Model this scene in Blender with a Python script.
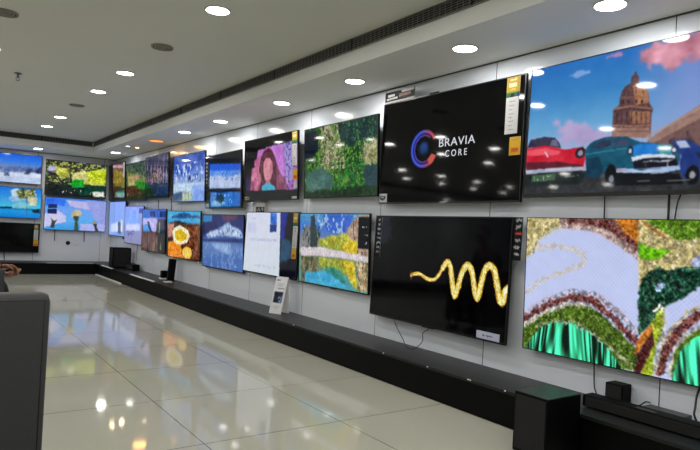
import bpy, bmesh, math, random
import numpy as np
from mathutils import Vector, Matrix

# ------------------------------------------------------------------ setup
for o in list(bpy.data.objects):
    bpy.data.objects.remove(o, do_unlink=True)
SC = bpy.context.scene
COL = SC.collection
R = math.radians
WX = 3.168        # right wall
BY = 12.95        # back wall
ZS = 2.299        # underside of the bulkhead
ZC = 2.502        # ceiling
EYE = 1.07
LXW = -8.6        # left wall
FY = -4.2         # rear wall
SX = 2.526        # inner edge of the right bulkhead
SY = 11.971       # inner edge of the back bulkhead
PX = 2.771        # front of the display platform (right run)
PY = 12.331       # front of the display platform (back run)
PZ = 0.21

# camera
cd = bpy.data.cameras.new('camera')
cam = bpy.data.objects.new('camera', cd); COL.objects.link(cam)
Rv = Vector((0.8143842, -0.57796085, 0.05234157)); Uv = Vector((-0.04970028, 0.02040079, 0.9985558)); Fv = Vector((0.57819397, 0.81580945, 0.01211073))
m = Matrix((Rv, Uv, -Fv)).transposed().to_4x4(); m.translation = (0, 0, EYE)
cam.matrix_world = m
cd.sensor_fit = 'HORIZONTAL'; cd.sensor_width = 36; cd.lens = 601.9 / 700 * 36
cd.clip_start = 0.05; cd.clip_end = 100
SC.camera = cam
# world
wd = bpy.data.worlds.new('world'); SC.world = wd; wd.use_nodes = True
wd.node_tree.nodes['Background'].inputs[0].default_value = (0.6, 0.65, 0.7, 1)
wd.node_tree.nodes['Background'].inputs[1].default_value = 0.02
# exposure
SC.view_settings.view_transform = 'Standard'; SC.view_settings.look = 'None'
SC.view_settings.exposure = 0.0; SC.view_settings.gamma = 1.0; SC.view_settings.use_curve_mapping = False
LAMP_W = 9.0      # power of one ceiling downlight
LAMP_S = 3.9      # power of one downlight in the bulkhead
LAMP_E = 26.0     # brightness of its diffuser

# ------------------------------------------------------------------ materials
def lin(c):
    return tuple(((x/255)/12.92 if x/255 <= .04045 else ((x/255+.055)/1.055)**2.4) for x in c)
def mat(name, col, rough=.5, metal=0, spec=.5, noise=0, nscale=8, bump=0, emit=None, es=0, coat=0):
    m = bpy.data.materials.new(name); m.use_nodes = True
    nt = m.node_tree; b = nt.nodes['Principled BSDF']
    c = lin(col)
    b.inputs['Base Color'].default_value = (*c, 1); b.inputs['Roughness'].default_value = rough
    b.inputs['Metallic'].default_value = metal; b.inputs['Specular IOR Level'].default_value = spec
    if coat: b.inputs['Coat Weight'].default_value = coat; b.inputs['Coat Roughness'].default_value = .05
    if emit: b.inputs['Emission Color'].default_value = (*lin(emit), 1); b.inputs['Emission Strength'].default_value = es
    tc = nt.nodes.new('ShaderNodeTexCoord')
    nz = nt.nodes.new('ShaderNodeTexNoise'); nz.inputs['Scale'].default_value = nscale; nz.inputs['Detail'].default_value = 4
    nt.links.new(tc.outputs['Object'], nz.inputs['Vector'])
    if noise:
        mx = nt.nodes.new('ShaderNodeMix'); mx.data_type = 'RGBA'
        mx.inputs[6].default_value = (*[x*(1-noise) for x in c], 1); mx.inputs[7].default_value = (*[min(1, x*(1+noise)) for x in c], 1)
        nt.links.new(nz.outputs[0], mx.inputs[0]); nt.links.new(mx.outputs[2], b.inputs['Base Color'])
    if bump:
        bp = nt.nodes.new('ShaderNodeBump'); bp.inputs['Strength'].default_value = bump; bp.inputs['Distance'].default_value = .002
        nt.links.new(nz.outputs[0], bp.inputs['Height']); nt.links.new(bp.outputs[0], b.inputs['Normal'])
    return m
def line_mat(name, col, linecol, axes, rough, hw=.0022, noise=.05, spec=.5, nscale=2.0):
    """surface with thin joints; axes = list of (axis index, offset, pitch)"""
    m = mat(name, col, rough, noise=noise, nscale=nscale, spec=spec)
    nt = m.node_tree; b = nt.nodes['Principled BSDF']
    src = b.inputs['Base Color'].links[0].from_socket
    g = nt.nodes.new('ShaderNodeNewGeometry'); sp = nt.nodes.new('ShaderNodeSeparateXYZ')
    nt.links.new(g.outputs['Position'], sp.inputs[0])
    prev = None
    for ax, off, pitch in axes:
        a = nt.nodes.new('ShaderNodeMath'); a.operation = 'SUBTRACT'; a.inputs[1].default_value = off - pitch/2
        nt.links.new(sp.outputs[ax], a.inputs[0])
        w = nt.nodes.new('ShaderNodeMath'); w.operation = 'WRAP'; w.inputs[1].default_value = pitch; w.inputs[2].default_value = 0
        nt.links.new(a.outputs[0], w.inputs[0])
        s = nt.nodes.new('ShaderNodeMath'); s.operation = 'SUBTRACT'; s.inputs[1].default_value = pitch/2
        nt.links.new(w.outputs[0], s.inputs[0])
        ab = nt.nodes.new('ShaderNodeMath'); ab.operation = 'ABSOLUTE'; nt.links.new(s.outputs[0], ab.inputs[0])
        lt = nt.nodes.new('ShaderNodeMath'); lt.operation = 'LESS_THAN'; lt.inputs[1].default_value = hw
        nt.links.new(ab.outputs[0], lt.inputs[0])
        if prev is None: prev = lt.outputs[0]
        else:
            mxm = nt.nodes.new('ShaderNodeMath'); mxm.operation = 'MAXIMUM'
            nt.links.new(prev, mxm.inputs[0]); nt.links.new(lt.outputs[0], mxm.inputs[1]); prev = mxm.outputs[0]
    mx = nt.nodes.new('ShaderNodeMix'); mx.data_type = 'RGBA'
    nt.links.new(prev, mx.inputs[0]); nt.links.new(src, mx.inputs[6]); mx.inputs[7].default_value = (*lin(linecol), 1)
    nt.links.new(mx.outputs[2], b.inputs['Base Color'])
    return m
M = dict(
    floor=line_mat('polished_tile', (168, 167, 154), (64, 62, 54), [(0, 1.174, .8055), (1, 5.199, .803)], .055, .0022, .03, .2),
    wall=line_mat('white_wall_panel', (232, 238, 248), (60, 60, 64), [(1, 1.608, 1.211)], .16, .003, .03, .4),
    wallb=line_mat('white_wall_panel_back', (226, 231, 238), (90, 90, 94), [(0, 2.96, 1.211)], .3, .003, .03, .4),
    plain=mat('painted_wall', (190, 188, 182), .6, noise=.04),
    darkwall=mat('dark_shop_wall', (66, 66, 70), .6, noise=.1),
    ceil=mat('ceiling_paint', (228, 229, 222), .75, noise=.03, nscale=1.2),
    soff=mat('bulkhead_paint', (240, 241, 240), .65, noise=.03, nscale=1.5),
    plat=mat('black_laminate', (4, 4, 5), .5, spec=.12, noise=.25, nscale=30),
    plat_top=mat('black_laminate_top', (30, 30, 32), .4, spec=.3, noise=.2, nscale=14, bump=.1),
    edge=mat('worn_glinting_edge', (225, 225, 222), .45, metal=.0, noise=.2, nscale=40),
    dark=mat('grille_dark', (14, 14, 15), .8, noise=.1),
    louver=mat('grille_louver', (128, 128, 125), .5, noise=.1, nscale=20),
    rim=mat('white_lamp_rim', (225, 225, 222), .4, noise=.02),
    glow=mat('lamp_diffuser', (255, 255, 255), .5, emit=(255, 250, 240), es=LAMP_E),
    amber=mat('amber_diffuser', (240, 150, 40), .5, noise=.05, emit=(255, 150, 30), es=1.6),
    vent=mat('ceiling_vent_paint', (150, 147, 138), .6, noise=.05),
    slot=mat('vent_slot', (92, 90, 82), .8, noise=.1),
    steel=mat('steel', (140, 140, 140), .3, metal=1, noise=.1),
    chrome=mat('silver_badge', (215, 215, 220), .25, metal=.6, noise=.05),
    bezel=mat('black_bezel', (7, 7, 8), .35, spec=.4, noise=.1, nscale=40),
    house=mat('black_tv_housing', (9, 9, 10), .5, spec=.3, noise=.15, nscale=30),
    brk=mat('black_bracket', (25, 25, 27), .5, metal=.5, noise=.1),
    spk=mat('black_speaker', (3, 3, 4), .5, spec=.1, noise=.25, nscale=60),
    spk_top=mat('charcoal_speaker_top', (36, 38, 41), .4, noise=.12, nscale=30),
    cloth=mat('speaker_cloth', (20, 20, 21), .9, noise=.3, nscale=220, bump=.3),
    cable=mat('black_cable', (12, 12, 12), .5, noise=.1),
    card=mat('white_card', (232, 232, 232), .5, noise=.03, nscale=20),
    white=mat('white_plastic', (225, 225, 225), .4, noise=.03),
    grey=mat('grey_leatherette', (55, 56, 58), .55, spec=.3, noise=.15, nscale=90, bump=.35),
    greyd=mat('charcoal_leatherette', (34, 34, 36), .6, spec=.3, noise=.15, nscale=90, bump=.3),
    skin=mat('brown_skin', (134, 88, 66), .5, noise=.1, nscale=30),
    nail=mat('fingernail', (190, 150, 135), .35, noise=.03),
    shirt=mat('dark_shirt', (44, 46, 58), .85, noise=.2, nscale=60),
    trouser=mat('black_trousers', (22, 22, 25), .85, noise=.2, nscale=60),
    hair=mat('black_hair', (18, 15, 14), .6, noise=.3, nscale=90),
    shoe=mat('brown_shoe', (50, 34, 26), .4, noise=.1),
    eye=mat('eye_white', (220, 215, 210), .3, noise=.02),
)
def screen_mat():
    m = bpy.data.materials.new('lit_screen'); m.use_nodes = True
    nt = m.node_tree; b = nt.nodes['Principled BSDF']
    at = nt.nodes.new('ShaderNodeAttribute'); at.attribute_name = 'picture'
    b.inputs['Base Color'].default_value = (.0008, .0008, .001, 1); b.inputs['Roughness'].default_value = .05
    b.inputs['Specular IOR Level'].default_value = .22
    nt.links.new(at.outputs['Color'], b.inputs['Emission Color']); b.inputs['Emission Strength'].default_value = 1.0
    return m
def print_mat():
    m = bpy.data.materials.new('printed_paper'); m.use_nodes = True
    nt = m.node_tree; b = nt.nodes['Principled BSDF']
    at = nt.nodes.new('ShaderNodeAttribute'); at.attribute_name = 'picture'
    nt.links.new(at.outputs['Color'], b.inputs['Base Color']); b.inputs['Roughness'].default_value = .6; b.inputs['Specular IOR Level'].default_value = .2
    return m
M['screen'] = screen_mat(); M['print'] = print_mat()
M['logo'] = mat('screen_lettering', (10, 10, 10), .3, emit=(205, 208, 216), es=1.0)

# ------------------------------------------------------------------ mesh helpers
class MB:
    def __init__(s): s.bm = bmesh.new()
    def box(s, x0, x1, y0, y1, z0, z1, bev=0, mx=None):
        t = bmesh.new(); bmesh.ops.create_cube(t, size=1)
        for v in t.verts: v.co = Vector(((x0+x1)/2+v.co.x*(x1-x0), (y0+y1)/2+v.co.y*(y1-y0), (z0+z1)/2+v.co.z*(z1-z0)))
        if bev: bmesh.ops.bevel(t, geom=t.edges[:], offset=bev, segments=2, affect='EDGES', profile=.6)
        if mx is not None: t.transform(mx)
        s._join(t); return s
    def _join(s, t):
        me = bpy.data.meshes.new('t'); t.to_mesh(me); t.free(); s.bm.from_mesh(me); bpy.data.meshes.remove(me)
    def cyl(s, c, r, h, seg=24, r2=None, axis='z'):
        t = bmesh.new(); bmesh.ops.create_cone(t, cap_ends=True, segments=seg, radius1=r, radius2=r if r2 is None else r2, depth=h)
        if axis == 'y': t.transform(Matrix.Rotation(R(90), 4, 'X'))
        if axis == 'x': t.transform(Matrix.Rotation(R(90), 4, 'Y'))
        t.transform(Matrix.Translation(c)); s._join(t); return s
    def tube(s, pts, r, seg=8, closed=False):
        pts = [Vector(p) for p in pts]; n = len(pts); rings = []
        for i, p in enumerate(pts):
            a = pts[(i-1) % n] if (i or closed) else p; b = pts[(i+1) % n] if (i < n-1 or closed) else p
            t = (b-a).normalized(); u = t.orthogonal().normalized()
            if rings:
                u = pu - t*pu.dot(t)
                u = u.normalized() if u.length > 1e-6 else t.orthogonal().normalized()
            pu = u; w = t.cross(u)
            rr = r[i] if isinstance(r, (list, tuple)) else r
            rings.append([s.bm.verts.new(p+(u*math.cos(2*math.pi*k/seg)+w*math.sin(2*math.pi*k/seg))*rr) for k in range(seg)])
        for i in range(n if closed else n-1):
            A, B = rings[i], rings[(i+1) % n]
            for k in range(seg): s.bm.faces.new((A[k], A[(k+1) % seg], B[(k+1) % seg], B[k]))
        if not closed:
            s.bm.faces.new(rings[0][::-1]); s.bm.faces.new(rings[-1])
        return s
    def ring(s, c, r0, r1, z0, z1, seg=36):
        c = Vector(c); L = []
        for (r, z) in ((r0, z0), (r1, z0), (r1, z1), (r0, z1)):
            L.append([s.bm.verts.new(c+Vector((r*math.cos(2*math.pi*k/seg), r*math.sin(2*math.pi*k/seg), z))) for k in range(seg)])
        for i in range(4):
            A, B = L[i], L[(i+1) % 4]
            for k in range(seg): s.bm.faces.new((A[k], B[k], B[(k+1) % seg], A[(k+1) % seg]))
        return s
    def sphere(s, c, rx, ry, rz, seg=20):
        t = bmesh.new(); bmesh.ops.create_uvsphere(t, u_segments=seg, v_segments=seg//2+2, radius=1)
        for v in t.verts: v.co = Vector((v.co.x*rx, v.co.y*ry, v.co.z*rz))
        t.transform(Matrix.Translation(c)); s._join(t); return s
    def prism(s, poly, z0, z1):
        a = [s.bm.verts.new((x, y, z0)) for x, y in poly]; b = [s.bm.verts.new((x, y, z1)) for x, y in poly]
        s.bm.faces.new(a[::-1]); s.bm.faces.new(b); n = len(a)
        for i in range(n): s.bm.faces.new((a[i], a[(i+1) % n], b[(i+1) % n], b[i]))
        return s
    def build(s, name, m, parent=None, smooth=False, loc=None):
        bmesh.ops.recalc_face_normals(s.bm, faces=s.bm.faces[:])
        me = bpy.data.meshes.new(name); s.bm.to_mesh(me); s.bm.free()
        me.materials.append(m)
        if smooth:
            for p in me.polygons: p.use_smooth = True
        o = bpy.data.objects.new(name, me); COL.objects.link(o)
        if parent is not None: o.parent = parent
        if loc: o.location = loc
        return o
def tag(o, label=None, cat=None, group=None, kind=None):
    if label: o['label'] = label
    if cat: o['category'] = cat
    if group: o['group'] = group
    if kind: o['kind'] = kind
    return o
def empty(name, loc=(0, 0, 0), rot=(0, 0, 0)):
    o = bpy.data.objects.new(name, None); COL.objects.link(o); o.location = loc; o.rotation_euler = rot
    o.empty_display_size = .1
    return o
def copy_tree(o, parent=None):
    c = o.copy(); COL.objects.link(c)
    if parent is not None: c.parent = parent
    for ch in [x for x in bpy.data.objects if x.parent == o]: copy_tree(ch, c)
    return c
def struct(o): o['kind'] = 'structure'; return o

# ------------------------------------------------------------------ pictures shown on the screens (colour per grid vertex)
def vn(x, y, seed):
    rs = np.random.RandomState(seed); T = rs.rand(64, 64)
    xi = np.floor(x).astype(int); yi = np.floor(y).astype(int); fx = x-xi; fy = y-yi
    fx = fx*fx*(3-2*fx); fy = fy*fy*(3-2*fy)
    g = lambda a, b: T[a % 64, b % 64]
    return (g(xi, yi)*(1-fx)+g(xi+1, yi)*fx)*(1-fy)+(g(xi, yi+1)*(1-fx)+g(xi+1, yi+1)*fx)*fy
def fbm(x, y, f, seed):
    return (vn(x*f, y*f, seed)*.5+vn(x*f*2.1+7, y*f*2.1+3, seed+1)*.3+vn(x*f*4.3+11, y*f*4.3+5, seed+2)*.2)
def inpoly(x, y, P):
    r = np.zeros(x.shape, bool); n = len(P)
    for i in range(n):
        x1, y1 = P[i]; x2, y2 = P[(i+1) % n]
        if y1 == y2: continue
        c = ((y1 > y) != (y2 > y)) & (x < (x2-x1)*(y-y1)/(y2-y1)+x1)
        r ^= c
    return r
def polydist(x, y, P):
    d = np.full(x.shape, 9.)
    for (x1, y1), (x2, y2) in zip(P[:-1], P[1:]):
        dx, dy = x2-x1, y2-y1; L = dx*dx+dy*dy+1e-9
        t = np.clip(((x-x1)*dx+(y-y1)*dy)/L, 0, 1)
        d = np.minimum(d, np.hypot(x-x1-t*dx, y-y1-t*dy))
    return d
def blur(m, n):
    for _ in range(n):
        p = np.pad(m, 1, mode='edge')
        m = (p[:-2, 1:-1]+2*p[1:-1, 1:-1]+p[2:, 1:-1])/4
        p = np.pad(m, 1, mode='edge')
        m = (p[1:-1, :-2]+2*p[1:-1, 1:-1]+p[1:-1, 2:])/4
    return m
def paint(ops, N, Mr, asp, seed=1, soft=1, wf=22, grain=0):
    U, V = np.meshgrid(np.linspace(0, 1, N+1), np.linspace(0, 1, Mr+1)); X = U*asp
    C = np.zeros(U.shape+(3,)); sd = seed*100
    for op, col, par, pts in ops:
        sd += 7; c = np.array(col, float) if col else None
        P = [(a/1000*asp, b/1000) for a, b in pts]
        if op == 'g':
            st = np.array(par).reshape(-1, 4)
            for k in range(3): C[..., k] = np.interp(V*1000, st[:, 0], st[:, k+1])
            C += ((fbm(X, V, 12, sd)-.5)*10)[..., None]; continue
        if op == 'q':
            m = np.clip((U-.45)/.35, 0, .65)*(V < .86); C = C*(1-m[..., None])+c*m[..., None]; continue
        if op == 'k':
            g = (np.sin(X*2*math.pi*34)*np.sin(V*2*math.pi*34)); C += (g*6)[..., None]; continue
        if op == 'b':      # beads: bright grains with dark gaps, only inside the polygon
            f, lo, hi = par; m = blur(inpoly(X, V, P).astype(float), 1)
            g = vn(X*f+5, V*f+2, sd)*.6+vn(X*f*1.9, V*f*1.9, sd+3)*.4
            k = lo+(hi-lo)*np.clip((g-.25)*2, 0, 1); k = 1+(k-1)*m
            C = C*k[..., None]; continue
        if op == 'n':
            f, th, st = par
            if soft: f = f*(1.0 if wf == 60 else 1.7)
            v = vn(X*f+3, V*f*st+9, sd)*.6+vn(X*f*2.3+3, V*f*2.3*st+9, sd+9)*.4
            m = inpoly(X, V, P)*np.clip((v-.46-th)*9, 0, 1)
            m = m[..., None]; cc = c+((fbm(X, V, f*1.7, sd+4)-.5)*40)[..., None]
            C = C*(1-m)+cc*m; continue
        par = (list(par)+[0]*4)
        wp, am, fq = (par[1], par[2], par[3]) if op == 'l' else (par[0], par[1], par[2])
        if op == 's': wp, am, fq = 4, 0, 20
        fq = fq or 10; w = wp/1000
        xx = X+(fbm(X, V, wf, sd+1)-.5)*w*4; yy = V+(fbm(X, V, wf, sd+2)-.5)*w*4
        if op in 'ps': m = inpoly(xx, yy, P)
        elif op == 'l': m = polydist(xx, yy, P) < par[0]/2000
        elif op == 'e':
            cx, cy = P[0]; rx = max(abs(P[1][0]-cx), .003); ry = max(abs(P[2][1]-cy), .003); m = ((xx-cx)/rx)**2+((yy-cy)/ry)**2 < 1
        m = m.astype(float)
        n = soft+(int(wp/7) if op == 'p' and soft else 0)
        if n: m = blur(m, n)
        m = m[..., None]
        if op == 's':
            f, st = par[0], par[1]
            q = vn((X+.12*(V-.5)*np.sin(X*9))*f, V*f*st, sd); q = np.clip((q-.22)*2.5, .12, 1.45)
            C = C*(1-m)+(c*q[..., None])*m; continue
        tint = (fbm(X, V, fq, sd+5)-.5)*2*am*1.8
        C = C*(1-m)+(c+tint[..., None])*m
    if grain:
        g = fbm(X, V, 34, seed+900)*.5+vn(X*95, V*95, seed+903)*.5
        C = C*(1+(g-.5)*grain)[..., None]
    return np.clip(C, 0, 255)
def srgb2lin(C):
    c = C/255.; return np.where(c <= .04045, c/12.92, ((c+.055)/1.055)**2.4)
def picture_mesh(name, C, x0, x1, z0, z1, y, m, parent):
    """grid in the local XZ plane facing -Y; C rows run top to bottom"""
    r, c = C.shape[:2]
    X, Z = np.meshgrid(np.linspace(x0, x1, c), np.linspace(z1, z0, r))
    co = np.stack([X, np.full_like(X, y), Z], -1).reshape(-1, 3)
    idx = np.arange(r*c).reshape(r, c)
    F = np.stack([idx[:-1, :-1], idx[1:, :-1], idx[1:, 1:], idx[:-1, 1:]], -1).reshape(-1, 4)
    me = bpy.data.meshes.new(name); nF = len(F)
    me.vertices.add(len(co)); me.vertices.foreach_set('co', co.ravel())
    me.loops.add(nF*4); me.loops.foreach_set('vertex_index', F.ravel().astype(np.int32))
    me.polygons.add(nF); me.polygons.foreach_set('loop_start', np.arange(0, nF*4, 4, dtype=np.int32))
    me.update(calc_edges=True); me.validate()
    a = me.color_attributes.new('picture', 'FLOAT_COLOR', 'POINT')
    a.data.foreach_set('color', np.concatenate([srgb2lin(C).reshape(-1, 3), np.ones((r*c, 1))], 1).ravel().astype(np.float32))
    me.materials.append(m)
    o = bpy.data.objects.new(name, me); COL.objects.link(o); o.parent = parent
    return o
def text_mesh(name, s, size, x, y, z, m, parent, width=None, space=1.0, ext=.0006, tilt=True):
    cu = bpy.data.curves.new('t', 'FONT'); cu.body = s; cu.size = size; cu.extrude = ext; cu.space_character = space
    t = bpy.data.objects.new('t', cu); COL.objects.link(t)
    dg = bpy.context.evaluated_depsgraph_get(); dg.update()
    me = bpy.data.meshes.new_from_object(t.evaluated_get(dg)); me.name = name
    bpy.data.objects.remove(t, do_unlink=True)
    xs = [v.co.x for v in me.vertices]; x0, x1 = min(xs), max(xs); k = (width/(x1-x0)) if width else 1
    for v in me.vertices: v.co = Vector((x+(v.co.x-x0)*k, y-v.co.z, z+v.co.y))
    me.materials.clear(); me.materials.append(m)
    o = bpy.data.objects.new(name, me); COL.objects.link(o); o.parent = parent
    return o
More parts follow.
